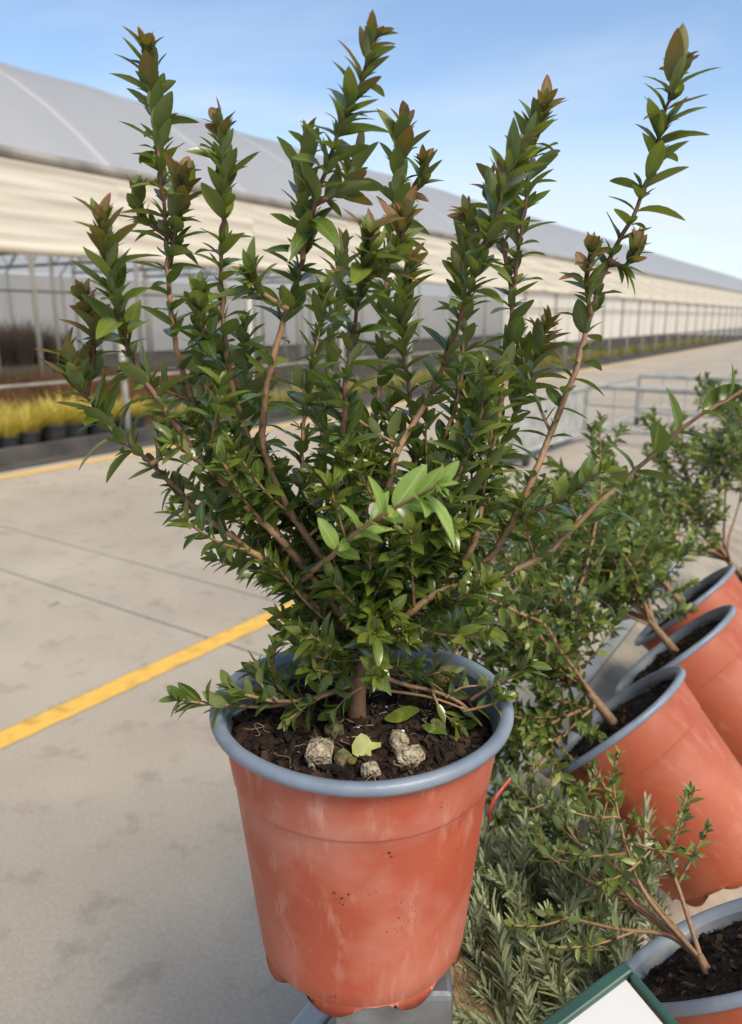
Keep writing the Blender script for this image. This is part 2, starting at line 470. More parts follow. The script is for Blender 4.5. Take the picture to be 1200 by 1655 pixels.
# ------------------------------------------------------------------ ground
AZ = R(35.0)
D35 = Vector((math.sin(AZ), math.cos(AZ), 0)); N35 = Vector((-math.cos(AZ), math.sin(AZ), 0))
def road(s, w, z): return D35 * s + N35 * w + Vector((0, 0, z))
JOINT = surf('dark_joint_earth', (0.05, 0.045, 0.038), (0.09, 0.08, 0.065), 6, 0.95)
mb = MB(); mb.box(-900, 900, -900, 900, -1.0, -0.014)
ground = tag(mb.build('ground', JOINT), kind='structure')
s_edges = [-60.0, -7.0, -2.4, 2.14, 2.64] + [7.2 + 4.55 * i for i in range(15)] + [200.0]
w_edges = [-120.0, -12.0, -2.2, 2.362, 12.0, 90.0]
gap = 0.0055
for i in range(len(s_edges) - 1):
    for j in range(len(w_edges) - 1):
        a0, a1, b0, b1 = s_edges[i] + gap, s_edges[i + 1] - gap, w_edges[j] + gap, w_edges[j + 1] - gap
        vs = []
        for z, e in ((-0.013, 0), (-0.002, 0), (0.0, 0.0015)):
            vs += [road(a0 + e, b0 + e, z), road(a1 - e, b0 + e, z), road(a1 - e, b1 - e, z), road(a0 + e, b1 - e, z)]
        fs = [(8, 9, 10, 11)]
        for q in (0, 4):
            for k in range(4):
                fs.append((q + k, q + (k + 1) % 4, q + 4 + (k + 1) % 4, q + 4 + k))
        link_mesh('concrete_slab', make_mesh('concrete_slab', vs, fs, CONCRETE, False), ground)

def stripe(name, dirv, off, w0, w1, s0, s1):
    r2 = random.Random(3)
    n = int((s1 - s0) / 0.05) if s1 - s0 < 20 else 300
    vs, fs = [], []
    for i in range(n + 1):
        s = s0 + (s1 - s0) * i / n
        for w in (w0, w1):
            p = dirv[0] * s + dirv[1] * (off + w + r2.uniform(-0.0025, 0.0025))
            vs.append((p.x, p.y, 0.004))
    for i in range(n):
        fs.append((2 * i, 2 * i + 2, 2 * i + 3, 2 * i + 1))
    return tag(link_mesh(name, make_mesh(name, vs, fs, YELLOW, False)), kind='structure')
stripe('painted_line', (D35, N35), 0, 2.245, 2.348, -3, 4.6)

# ------------------------------------------------------------------ greenhouse
AG = R(32.3)
DG = Vector((math.sin(AG), math.cos(AG), 0)); NG = Vector((-math.cos(AG), math.sin(AG), 0))
P0 = 6.76
def gh(s, w, z=0.0): return DG * s + NG * (P0 + w) + Vector((0, 0, z))
stripe('painted_line', (DG, NG), P0, -0.62, -0.52, -4, 45)

grot = Matrix.Rotation(PI / 2 - AG, 4, 'Z').to_quaternion()
G = thing('greenhouse', 'long plastic greenhouse with arched roof, cream side curtains and open bays', 'greenhouse', gh(0, 0), quat=grot)
BAY = 2.1
S0 = 5.74 - 4 * BAY
NB = 33
EAVE, RISE, SPAN = 2.8, 1.9, 9.0
def arch(w):
    q = (w % SPAN - SPAN / 2) / (SPAN / 2)
    if abs(w - SPAN) < 1e-6 or abs(w - 2 * SPAN) < 1e-6: q = 1
    return EAVE + RISE * (1 - q * q)
S1 = S0 + NB * BAY
vs = [tuple(gh(S0, -0.02, 0.012)), tuple(gh(S1, -0.02, 0.012)), tuple(gh(S1, 19, 0.012)), tuple(gh(S0, 19, 0.012))]
tag(link_mesh('greenhouse_floor', make_mesh('greenhouse_floor', vs, [(0, 1, 2, 3)], FABRIC, False)), kind='structure')
mb = MB(); mb.box(S0, S1, -0.10, 0.02, 0.0, 0.15); mb.box(S0, S1, -0.34, -0.10, 0.0, 0.02)  # second box is a flat dark strip on the ground before the kerb
mb.build('kerb', KERB, G)
mb = MB(); mb.tube([(S0, -0.03, EAVE - 0.02), (S1, -0.03, EAVE - 0.02)], 0.055, 8)
mb.build('gutter', STEEL_D, G, True)
link_mesh('far_wall', make_mesh('far_wall', [(S0, 18.02, 0.0), (S1, 18.02, 0.0), (S1, 18.02, EAVE), (S0, 18.02, EAVE)], [(0, 1, 2, 3)], WALL_FILM, False), G)
for e in (S0, S1):
    prof = [(w, arch(w)) for w in np.linspace(0, SPAN, 13)]
    vs = [(e, w, z) for w, z in prof] + [(e, 0, 0.15), (e, SPAN, 0.15)]
    vs2 = [(x, w + SPAN, z) for x, w, z in vs]
    me = make_mesh('end_wall', vs + vs2, [tuple([13] + list(range(13)) + [14]), tuple([28] + list(range(15, 28)) + [29])], WALL_FILM, False)
    link_mesh('end_wall', me, G)

# shared bay pieces (local: x along the bay 0..BAY)
def roof_mesh(off, bulge=0.03):
    vs, fs = [], []
    nx, nw = 6, 18
    for i in range(nx + 1):
        for j in range(nw + 1):
            w = SPAN * j / nw
            q = math.sin(PI * i / nx) * math.sin(PI * j / nw)
            vs.append((BAY * i / nx, off + w, arch(w) + 0.02 - bulge * q))
    for i in range(nx):
        for j in range(nw):
            a = i * (nw + 1) + j
            fs.append((a, a + nw + 1, a + nw + 2, a + 1))
    return make_mesh('roof_panel', vs, fs, ROOF_FILM)
roofs = [roof_mesh(0.0), roof_mesh(SPAN)]
def curtain_mesh(seed):
    r2 = random.Random(seed)
    vs, fs = [], []
    zs = np.linspace(2.72, 2.0, 25)
    ph = r2.uniform(0, 6)
    nx = 10
    for i in range(nx + 1):
        for k, z in enumerate(zs):
            d = 0.022 * math.sin(z * 22 + ph + 0.5 * math.sin(i * 0.6)) + 0.012 * math.sin(z * 51 + i * 0.35)
            vs.append((BAY * i / nx, -0.045 - abs(d), z - 0.02 * math.sin(PI * i / nx) * (k / 24)))
    for i in range(nx):
        for k in range(24):
            a = i * 25 + k
            fs.append((a, a + 1, a + 26, a + 25))
    b = len(vs)                                  # rolled hem
    t = tube_data([Vector((BAY * i / 6, -0.05, 1.985 - 0.02 * math.sin(PI * i / 6))) for i in range(7)], [0.05] * 7, 8)
    vs += t[0]; fs += [tuple(q + b for q in f) for f in t[1]]
    return make_mesh('side_curtain', vs, fs, CURTAIN)
curtains = [curtain_mesh(i) for i in range(3)]
wallpan = make_mesh('wall_panel', [(0.05, 0.02, 0.74), (BAY - 0.05, 0.02, 0.74), (BAY - 0.05, 0.02, 1.96), (0.05, 0.02, 1.96)], [(0, 1, 2, 3)], WALL_FILM, False)
mb = MB(); mb.tube([(0, 0.06, 0.012), (0, 0.06, EAVE)], 0.036, 8)
postm = make_mesh('post', mb.v, mb.f, STEEL_W)
mb = MB(); mb.tube([(0, w, arch(w) - 0.02) for w in np.linspace(0, SPAN, 15)], 0.03, 6)
ribm = make_mesh('arch_rib', mb.v, mb.f, STEEL_W)
ribm2 = make_mesh('arch_rib', [(x, y + SPAN, z) for x, y, z in mb.v], mb.f, STEEL_W)
mb = MB()
zb, zt = 2.35, 2.75
mb.tube([(0, 0, zb), (0, SPAN, zb)], 0.03, 5); mb.tube([(0, 0, zt), (0, SPAN, zt)], 0.022, 5)
for k in range(12):
    w = SPAN * k / 12
    mb.tube([(0, w, zb), (0, w + SPAN / 24, zt), (0, w + SPAN / 12, zb)], 0.014, 4)
for k in range(1, 6):
    w = SPAN * k / 6
    mb.tube([(0, w, zt), (0, w, arch(w) - 0.03)], 0.014, 4)
trussm = make_mesh('roof_truss', mb.v, mb.f, STEEL_D)
mb = MB(); mb.tube([(0, 0, 0.01), (0, 0, EAVE)], 0.04, 6)
innerm = make_mesh('inner_post', mb.v, mb.f, STEEL_W)
mb = MB(); mb.tube([(0, -0.015, 0.16), (0, -0.015, 1.97)], 0.024, 5)
mullm = make_mesh('mullion', mb.v, mb.f, STEEL_D)
mb = MB(); mb.tube([(0, 0, 0), (BAY, 0, 0)], 0.018, 5)
railm = make_mesh('side_rail', mb.v, mb.f, STEEL_D)
for i in range(NB + 1):
    s = S0 + i * BAY
    link_mesh('post', postm, G).location = (s, 0, 0)
    link_mesh('arch_rib', ribm, G).location = (s, 0, 0)
    if i < 12:
        link_mesh('arch_rib', ribm2, G).location = (s, 0, 0)
        link_mesh('roof_truss', trussm, G).location = (s, 0, 0)
        for w in (2.4, SPAN / 2, 6.9, SPAN, SPAN * 1.5, SPAN * 2 - 0.1):
            link_mesh('inner_post', innerm, G).location = (s, w, 0)
    if i < NB:
        for r_ in roofs:
            link_mesh('roof_panel', r_, G).location = (s, 0, 0)
        link_mesh('side_curtain', curtains[i % 3], G).location = (s, 0, 0)
        link_mesh('side_rail', railm, G).location = (s, 0.0, 0.72)
        if i >= 9 and i < 28:
            link_mesh('mullion', mullm, G).location = (s + BAY / 2, 0, 0)
        if i >= 9:
            link_mesh('wall_panel', wallpan, G).location = (s, 0, 0)
            link_mesh('side_rail', railm, G).location = (s, -0.06, 1.55)
        elif i < 9:
            link_mesh('side_rail', railm, G).location = (s, SPAN / 2, 1.75)

# ---- plants standing inside the greenhouse
def tuft_mesh(name, n, hgt, spread, wid, mat, seed, droop=0.5, base_r=0.06, z0=0.0):
    r2 = random.Random(seed)
    vs, fs, uv = [], [], []
    for _ in range(n):
        a = r2.uniform(0, 2 * PI); rr = base_r * math.sqrt(r2.random())
        p = Vector((rr * math.cos(a), rr * math.sin(a), z0))
        a2 = a + r2.uniform(-0.8, 0.8)
        out = Vector((math.cos(a2), math.sin(a2), 0))
        side = Vector((-out.y, out.x, 0))
        h = hgt * r2.uniform(0.6, 1.1); sp = spread * r2.uniform(0.2, 1.0); dr = droop * r2.uniform(0.2, 1)
        b0 = len(vs)
        for k in range(4):
            t = k / 3
            q = p + out * (sp * t) + Vector((0, 0, h * (t - dr * t * t * 0.6)))
            w = wid * (1 - t * 0.85)
            vs += [q - side * w, q + side * w]; uv += [(0.3, t), (0.7, t)]
        for k in range(3):
            fs.append((b0 + 2 * k, b0 + 2 * k + 1, b0 + 2 * k + 3, b0 + 2 * k + 2))
    return make_mesh(name, vs, fs, mat, True, uv)
M_YEL = leaf_mat('yellow_grass', (0.36, 0.29, 0.045), (0.56, 0.46, 0.11), (0.50, 0.42, 0.10), (0.50, 0.45, 0.12), 0.6, 0.3)
M_BRN = leaf_mat('rust_foliage', (0.16, 0.075, 0.036), (0.29, 0.14, 0.062), (0.25, 0.13, 0.07), (0.26, 0.14, 0.07), 0.7, 0.2)
M_GRN = leaf_mat('bench_green', (0.07, 0.12, 0.035), (0.17, 0.22, 0.07), (0.15, 0.19, 0.08), (0.15, 0.2, 0.07), 0.6, 0.25)
M_OLV = leaf_mat('olive_foliage', (0.20, 0.20, 0.05), (0.38, 0.34, 0.08), (0.28, 0.26, 0.08), (0.3, 0.28, 0.08), 0.6, 0.25)
M_MAU = leaf_mat('mauve_shrub', (0.13, 0.10, 0.085), (0.24, 0.185, 0.15), (0.2, 0.16, 0.13), (0.2, 0.16, 0.13), 0.7, 0.2)
def lathe(prof, n, jitter=None):
    vs, fs = [], []
    for r_, z in prof:
        for k in range(n):
            a = 2 * PI * k / n
            vs.append((r_ * math.cos(a), r_ * math.sin(a), z))
    for i in range(len(prof) - 1):
        for k in range(n):
            k2 = (k + 1) % n
            fs.append((i * n + k, i * n + k2, (i + 1) * n + k2, (i + 1) * n + k))
    return vs, fs
v_, f_ = lathe([(0.0, 0.0), (0.085, 0.0), (0.11, 0.17), (0.118, 0.17), (0.118, 0.19), (0.10, 0.19), (0.095, 0.15), (0.0, 0.15)], 12)
nurs_pot = make_mesh('pot', v_, f_, BLACK_POT); sharp_by_angle(nurs_pot)
yel = [tuft_mesh('foliage', 230, 0.30, 0.26, 0.006, M_YEL, 10 + i, 0.9, 0.07, 0.155) for i in range(3)]
brn = [tuft_mesh('foliage', 260, 0.46, 0.22, 0.008, M_BRN, 20 + i, 0.4, 0.10, 0.0) for i in range(3)]
grn = [tuft_mesh('foliage', 200, 0.42, 0.34, 0.012, M_GRN, 30 + i, 0.5, 0.12, 0.0) for i in range(2)]
olv = [tuft_mesh('foliage', 160, 0.42, 0.40, 0.014, M_OLV, 40 + i, 0.7, 0.15, 0.0) for i in range(2)]
mau = [tuft_mesh('foliage', 400, 1.35, 0.75, 0.02, M_MAU, 50 + i, 0.5, 0.3, 0.0) for i in range(2)]
def put(name, me, p, rz, sc, label, cat, group, pot=None):
    if pot:
        t = thing(name, label, cat, p, group, Matrix.Rotation(rz, 4, 'Z').to_quaternion())
        t.scale = (sc, sc, sc)
        link_mesh('pot', pot, t); link_mesh('foliage', me, t)
        return t
    o = link_mesh(name, me); o.location = p; o.rotation_euler = (0, 0, rz); o.scale = (sc, sc, sc)
    return tag(o, label, cat, group)
for row, w in enumerate((0.32, 0.66)):
    for i in range(15):
        s = 2.3 + 0.27 * i + 0.12 * row + rng.uniform(-0.06, 0.06)
        put('yellow_grass', yel[rng.randrange(3)], gh(s, w + rng.uniform(-0.03, 0.03), 0.013), rng.uniform(0, 6), rng.uniform(0.9, 1.35),
            'yellow grassy potted plant in the rows behind the greenhouse kerb', 'plant', 'yellow grasses in the greenhouse', nurs_pot)
for row, w in enumerate((1.25, 1.7, 2.2)):
    for i in range(22):
        s = 1.9 + 0.36 * i + rng.uniform(-0.06, 0.06)
        put('rust_brown_shrub', brn[rng.randrange(3)], gh(s, w + rng.uniform(-0.06, 0.06), 0.013), rng.uniform(0, 6), rng.uniform(1.2, 1.75),
            'rust brown bushy plant growing behind the yellow grasses', 'plant', 'rust brown plants in the greenhouse')
for row, w in enumerate((3.6, 4.9, 6.2, 7.4)):
    for i in range(20):
        s = 1.0 + 0.55 * i + rng.uniform(-0.1, 0.1)
        put('green_bench_plant', grn[rng.randrange(2)], gh(s, w + rng.uniform(-0.1, 0.1), 0.013), rng.uniform(0, 6), rng.uniform(0.9, 1.2),
            'green leafy plant in the rows deep inside the greenhouse', 'plant', 'green plants inside the greenhouse')
for i in range(72):
    s = 6.8 + 0.55 * i + rng.uniform(-0.08, 0.08)
    put('olive_yellow_plant', olv[rng.randrange(2)], gh(s, 0.45 + rng.uniform(-0.1, 0.1), 0.013), rng.uniform(0, 6), rng.uniform(0.85, 1.15),
        'olive yellow plant in the single row behind the long kerb', 'plant', 'olive yellow plants along the kerb')
for i in range(30):
    s = 0.3 + 0.5 * i
    put('mauve_brown_shrub', mau[rng.randrange(2)], gh(s, 14.2 + rng.uniform(-0.4, 0.4), 0.013), rng.uniform(0, 6), rng.uniform(0.85, 1.1),
        'tall mauve brown shrub by the back wall of the greenhouse', 'shrub', 'tall shrubs at the back of the greenhouse')

# ------------------------------------------------------------------ distant barred trolley on the yard
A = Vector((2.38, 8.49, 0)); RG = Vector((math.cos(AZ), -math.sin(AZ), 0)); DD = D35
T = thing('barred_trolley', 'empty galvanised trolley with barred ends standing on the concrete yard', 'trolley', A)
def tp(a, b, z): return A + RG * a + DD * b + Vector((0, 0, z))
W_T = 1.75
for nm, b in (('end_gate', 0.0), ('end_gate', 1.9)):
    for a in (0.0, W_T):
        mb = MB(); mb.tube([tp(a, b, 0.08), tp(a, b, 0.63)], 0.028, 8); mb.build('post', GALV_DULL, T, True, True)
    for z, r_ in ((0.62, 0.026), (0.42, 0.012), (0.16, 0.022)):
        mb = MB(); mb.tube([tp(0, b, z), tp(W_T, b, z)], r_, 8); mb.build('rail', GALV_DULL, T, True, True)
    for k in range(1, 6):
        mb = MB(); mb.tube([tp(W_T * k / 6, b, 0.16), tp(W_T * k / 6, b, 0.62)], 0.006, 5); mb.build('bar', GALV_DULL, T, True, True)
mb = MB()
for a in (-0.02, W_T + 0.02):
    for q in (0.11, 0.60): mb.tube([tp(a, -1.85, q), tp(a, 1.9, q)], 0.02, 6)
mb.build('side_frame', GALV_DULL, T, True, True)
p = [tp(-0.02, -1.85, 0.12), tp(-0.02, -0.03, 0.12), tp(-0.02, -0.03, 0.59), tp(-0.02, -1.85, 0.59)]
p += [q - RG * 0.012 for q in p]
link_mesh('side_panel', make_mesh('side_panel', p, [(0, 1, 2, 3), (7, 6, 5, 4), (0, 4, 5, 1), (1, 5, 6, 2), (2, 6, 7, 3), (3, 7, 4, 0)], GALV_DULL, False), T, True)
for a, b in ((0.05, -1.7), (W_T - 0.05, -1.7), (0.05, 1.75), (W_T - 0.05, 1.75)):
    mb = MB(); c = tp(a, b, 0.055); mb.tube([c - RG * 0.018, c + RG * 0.018], 0.055, 16); mb.build('wheel', RUBBER, T, True, True)

# ------------------------------------------------------------------ plant cart in the foreground
BED = CAM_H - 0.632
L0 = Vector((-0.105, 0.473, 0))
RB = Vector((math.cos(AG), -math.sin(AG), 0))
def bed(a, b, z): return L0 + RB * a + DG * b + Vector((0, 0, z))
C = thing('plant_cart', 'galvanised steel plant cart loaded with leaning pots and rosemary', 'cart', bed(0.35, 0.9, 0))
def obox(name, a0, a1, b0, b1, z0, z1, mat, parent, bev=0.0):
    vs = [bed(a, b, z) for z in (z0, z1) for a, b in ((a0, b0), (a1, b0), (a1, b1), (a0, b1))]
    me = make_mesh(name, vs, [(0, 3, 2, 1), (4, 5, 6, 7), (0, 1, 5, 4), (1, 2, 6, 5), (2, 3, 7, 6), (3, 0, 4, 7)], mat, False)
    o = link_mesh(name, me, parent, True)
    if bev:
        m_ = o.modifiers.new('bevel', 'BEVEL'); m_.width = bev; m_.segments = 2
    return o
PLY = surf('dusty_plywood', (0.30, 0.245, 0.18), (0.46, 0.395, 0.31), 5, 0.85, 0.15, 60, stretch=(6, 1, 1))
obox('bed_board', 0.0, 0.78, -0.25, 2.3, BED - 0.025, BED, PLY, C, 0.003)
obox('edge_rail', -0.03, -0.003, -0.25, 2.3, BED - 0.05, BED - 0.002, GALV_DULL, C, 0.004)
obox('edge_rail', 0.783, 0.81, -0.25, 2.3, BED - 0.05, BED - 0.002, GALV_DULL, C, 0.004)
for a in (0.06, 0.72):
    for b in (-0.15, 2.2):
        obox('leg', a - 0.02, a + 0.02, b - 0.02, b + 0.02, 0.12, BED - 0.026, GALV, C)
        mb = MB(); c = bed(a, b, 0.062); mb.tube([c - RB * 0.02, c + RB * 0.02], 0.06, 18); mb.build('wheel', RUBBER, C, True, True)
POT_Z = CAM_H - 0.4345
mb = MB(); mb.box(-0.0235, 0.055, 0.415, 0.515, BED + 0.001, POT_Z - 0.001)
o = mb.build('box_post', GALV, C, False, True)
m_ = o.modifiers.new('bevel', 'BEVEL'); m_.width = 0.004; m_.segments = 2

# ------------------------------------------------------------------ stones
def rock_mesh(name, sx, sy, sz, seed, mat, rough=0.25, n=3, flat=0.0):
    import bmesh
    bm = bmesh.new()
    bmesh.ops.create_icosphere(bm, subdivisions=n, radius=1.0)
    for v in bm.verts:
        d = v.co.normalized()
        k = 1 + rough * mnoise.noise(d * 1.3 + Vector((seed * 3.1, seed, 0))) + rough * 0.45 * mnoise.noise(d * 3.4 + Vector((seed, 0, seed))) + rough * 0.2 * mnoise.noise(d * 9 + Vector((0, seed, 0)))
        q = d * k
        q = Vector([math.copysign(abs(c) ** 0.8, c) for c in q])
        v.co = Vector((q.x * sx, q.y * sy, q.z * sz))
    me = bpy.data.meshes.new(name); bm.to_mesh(me); bm.free()
    me.materials.append(mat)
    me.polygons.foreach_set('use_smooth', [True] * len(me.polygons))
    return me
st = link_mesh('stone', rock_mesh('stone', 0.046, 0.046, 0.060, 4.2, STONE_BIG, 0.22, 4))
st.location = (0.084, 0.560, BED + 0.052); st.rotation_euler = (0.10, 0.05, 0.35)
tag(st, 'rough sandy brown stone wedged behind the steel post under the large pot', 'stone')

# ------------------------------------------------------------------ pots
def foot_ring(r, z, n, amp, k=8, ph=0.2):
    out = []
    for i in range(n):
        a = 2 * PI * i / n
        c = (max(0.0, math.cos(k * a + ph) + 0.45 + 0.15 * math.sin(2 * a + 1)) / 1.45) ** 0.6
        c = min(c, 1.0)
        rr = r + 0.0012 * c
        out.append((rr * math.cos(a), rr * math.sin(a), z - amp * c))
    return out
def pot_meshes(h, Rt, Rb, Ro, mat, n=96):
    """body (outer wall with scalloped feet), rim with lip, inner wall; origin at the foot, axis +Z"""
    prof = [(Rb - 0.004, 0.006), (Rb, 0.012)]
    zst = h - 0.047
    for i in range(1, 12):
        t = i / 11
        prof.append((Rb + (Rt - 0.0012 - Rb) * t * (zst / h), 0.012 + (zst - 0.012) * t))
    rs = prof[-1][0]
    prof += [(rs + 0.0003, zst + 0.0008), (rs + 0.0010, zst + 0.0015), (rs + 0.0012, zst + 0.003), (Rt, h - 0.012), (Rt, h - 0.006)]
    vs, fs = lathe(prof, n)
    base = len(vs)
    vs += foot_ring(Rb - 0.0022, 0.0085, n, 0.0085, 8, 2.2); lower = list(range(base, base + n))
    for k in range(n):
        k2 = (k + 1) % n
        fs.append((lower[k], lower[k2], k2, k))
    b2 = len(vs)
    vs += foot_ring(Rb - 0.018, 0.0085, n, 0.0)
    for k in range(n):
        k2 = (k + 1) % n
        fs.append((b2 + k, b2 + k2, lower[k2], lower[k]))
    fs.append(tuple(b2 + k for k in range(n))[::-1])
    body = make_mesh('body', vs, fs, mat)
    ri = Ro - 0.0098
    pr = [(Rt - 0.0004, h - 0.0055), (Ro - 0.0030, h - 0.0082), (Ro - 0.0008, h - 0.0070), (Ro, h - 0.0042), (Ro - 0.0006, h - 0.0018), (Ro - 0.0022, h - 0.0005),
          (Ro - 0.0042, h), (ri + 0.0026, h - 0.0008), (ri + 0.0006, h - 0.0032), (ri - 0.0008, h - 0.008)]
    vs, fs = lathe(pr, n)
    for i, v in enumerate(vs):
        a = math.atan2(v[1], v[0])
        vs[i] = (v[0], v[1], v[2] + 0.0009 * math.sin(2 * a + 1.0) + 0.0004 * math.sin(5 * a))
    rim = make_mesh('rim', vs, fs, GREY_RIM)
    vs, fs = lathe([(ri - 0.0006, h - 0.0075), (rs - 0.0022, h - 0.045), (Rb - 0.002, 0.02)], n)
    inner = make_mesh('inner_wall', vs, [f[::-1] for f in fs], GREY_IN)
    return body, rim, inner, ri
def soil_mesh(r, zc_, seed, amp=0.006, rings=26, seg=72):
    vs, fs = [(0, 0, zc_ + amp * mnoise.noise(Vector((seed, 0, 0))))], []
    for i in range(1, rings + 1):
        rr = r * i / rings
        for k in range(seg):
            a = 2 * PI * k / seg
            x, y = rr * math.cos(a), rr * math.sin(a)
            z = zc_ + amp * mnoise.noise(Vector((x * 28 + seed, y * 28, seed))) + amp * 0.7 * mnoise.noise(Vector((x * 90, y * 90, seed))) + 0.0022 * mnoise.noise(Vector((x * 330, y * 330, seed))) - 0.004 * (i / rings) ** 4
            vs.append((x, y, z))
    for k in range(seg):
        fs.append((0, 1 + k, 1 + (k + 1) % seg))
    for i in range(rings - 1):
        for k in range(seg):
            k2 = (k + 1) % seg
            fs.append((1 + i * seg + k, 1 + (i + 1) * seg + k, 1 + (i + 1) * seg + k2, 1 + i * seg + k2))
    return make_mesh('soil', vs, fs, SOIL)
def soil_height(x, y, zc_, seed, amp=0.006):
    return zc_ + amp * mnoise.noise(Vector((x * 28 + seed, y * 28, seed))) + amp * 0.7 * mnoise.noise(Vector((x * 90, y * 90, seed)))
def chips_mesh(r, zc_, seed, n, amp=0.006):
    r2 = random.Random(seed)
    vs, fs = [], []
    for _ in range(n):
        a = r2.uniform(0, 2 * PI); rr = r * math.sqrt(r2.random()) * 0.97
        x, y = rr * math.cos(a), rr * math.sin(a)
        z = soil_height(x, y, zc_, seed, amp) - 0.004 * (rr / r) ** 4
        s = 0.0005 + 0.0034 * r2.random() ** 3.0
        e = Matrix.Rotation(r2.uniform(0, 6.28), 3, 'Z') @ Matrix.Rotation(r2.uniform(-0.9, 0.9), 3, 'X') @ Matrix.Rotation(r2.uniform(-0.9, 0.9), 3, 'Y')
        L, W, Hh = s * r2.uniform(1, 2.4), s * r2.uniform(0.5, 1.0), s * r2.uniform(0.25, 0.7)
        b0 = len(vs)
        for sx in (-1, 1):
            for sy in (-1, 1):
                for sz in (-1, 1):
                    q = Vector((sx * L * r2.uniform(0.55, 1), sy * W * r2.uniform(0.5, 1), sz * Hh * r2.uniform(0.6, 1)))
                    vs.append(e @ q + Vector((x, y, z + Hh * 0.5)))
        for f in ((0, 1, 3, 2), (4, 6, 7, 5), (0, 4, 5, 1), (2, 3, 7, 6), (0, 2, 6, 4), (1, 5, 7, 3)):
            fs.append(tuple(b0 + i for i in f))
    return make_mesh('soil_crumbs', vs, fs, SOIL_CHIP, False)

MAIN_H = 0.189
M_body, M_rim, M_in, M_ri = pot_meshes(MAIN_H, 0.0918, 0.0725, 0.1000, TERRACOTTA, 128)
FOOT = Vector((-0.006, 0.467, POT_Z + 0.000))
P = thing('plant_pot', 'scuffed terracotta coloured plastic pot with grey rim standing upright on the steel post', 'pot', FOOT)
link_mesh('body', M_body, P); link_mesh('rim', M_rim, P); link_mesh('inner_wall', M_in, P)
SOIL_Z = MAIN_H - 0.019
link_mesh('soil', soil_mesh(M_ri - 0.0022, SOIL_Z, 1.0), P)
tag(link_mesh('soil_crumbs', chips_mesh(M_ri - 0.004, SOIL_Z, 1.0, 2600), P), kind='stuff')
# soil stuck to the outside of the pot
mb = MB(); r2 = random.Random(5)
def on_pot(px, py):
    r_ = ray(px, py)
    o_ = Vector((0, 0, CAM_H)) - FOOT
    lo_, hi_ = 0.2, 0.9
    for k in range(400):
        t = lo_ + (hi_ - lo_) * k / 400
        q = o_ + r_ * t
        rad = 0.0725 + (0.0918 - 0.0012 - 0.0725) * max(0, min(1, q.z / MAIN_H)) + 0.0004
        if math.hypot(q.x, q.y) <= rad: return q
    return None
for (px, py, k, spr, sz) in ((633, 1381, 5, 3, 0.0011), (548, 1446, 7, 6, 0.0012), (551, 1456, 5, 5, 0.0008), (600, 1438, 5, 12, 0.0005), (655, 1475, 8, 9, 0.0004), (645, 1500, 14, 14, 0.0005), (543, 1618, 4, 6, 0.0006), (585, 1343, 4, 8, 0.0005)):
    for _ in range(k):
        q = on_pot(px + r2.gauss(0, spr), py + r2.gauss(0, spr))
        if q is None: continue
        s = sz * r2.uniform(0.4, 1.5)
        v0 = [Vector((r2.uniform(-1, 1), r2.uniform(-1, 1), r2.uniform(-1, 1))).normalized() * s * r2.uniform(0.5, 1.2) + q for _ in range(6)]
        mb.add(v0, [(0, 1, 2), (0, 2, 3), (0, 3, 4), (0, 4, 1), (5, 2, 1), (5, 3, 2), (5, 4, 3), (5, 1, 4)])
tag(mb.build('dirt_flecks', SOIL, P), kind='stuff')

def main_soil(px, py):
    """point on the main pot's soil under a pixel"""
    q = at_z(px, py, FOOT.z + SOIL_Z)
    l_ = q - FOOT
    return Vector((q.x, q.y, FOOT.z + soil_height(l_.x, l_.y, SOIL_Z, 1.0)))
for (px, py, s, mat, lab, cat, sh) in (
        (516, 1222, 0.0098, STONE_PALE, 'porous beige stone alone at the front of the soil, below the left shoot', 'stone', (1.05, .9, .95)),
        (645, 1196, 0.0080, STONE_PALE, 'upper of two pale stones touching on the soil in the upright pot', 'stone', (1, .8, .9)),
        (662, 1224, 0.0082, STONE_PALE, 'lower of two pale yellowish stones touching on the soil by the rim', 'stone', (1.1, .8, .8)),
        (541, 1183, 0.0058, STONE_MOSS, 'mossy round pebble near the trunk on the dark soil', 'stone', (1, 1, 1)),
        (556, 1230, 0.0056, STONE_MOSS, 'mossy green pebble beside the yellow lobed leaf on the soil', 'stone', (.9, 1, 1.1)),
        (599, 1247, 0.0058, STONE_PALE, 'small pale pebble against the front rim of the upright pot', 'stone', (1, .9, .9)),
        (722, 1094, 0.0072, STONE_BROWN, 'reddish brown stone near the back rim of the upright pot', 'stone', (1.3, .9, .9)),
        (707, 1178, 0.0060, STONE_MOSS, 'dark mossy pebble beside the fallen dark leaves on the soil', 'stone', (1, .9, .8))):
    q = main_soil(px, py + 6)
    o = link_mesh('pebble', rock_mesh('pebble', s * sh[0], s * sh[1], s * sh[2], px * 0.013, mat, 0.35, 3))
    o.location = q + Vector((0, 0, s * sh[2] * 0.55)); o.rotation_euler = (0.2, 0.1, px * 0.1)
    tag(o, lab, cat)
mb = MB(); r2 = random.Random(19)
for i in range(46):
    a = r2.uniform(0, 2 * PI); rr = 0.082 * math.sqrt(r2.random()); h_ = r2.uniform(0, 2 * PI)
    pts = []
    for k in range(5):
        x, y = rr * math.cos(a) + 0.0042 * k * math.cos(h_), rr * math.sin(a) + 0.0042 * k * math.sin(h_)
        h_ += r2.uniform(-0.9, 0.9)
        if math.hypot(x, y) > 0.086: break
        pts.append(Vector((x, y, soil_height(x, y, SOIL_Z, 1.0) + 0.0012 + r2.uniform(0, 0.0022))))
    if len(pts) > 2: mb.tube(catmull(pts, 3), r2.uniform(0.00025, 0.0005), 4)
ROOT = surf('dry_root', (0.10, 0.065, 0.035), (0.33, 0.25, 0.16), 60, 0.9)
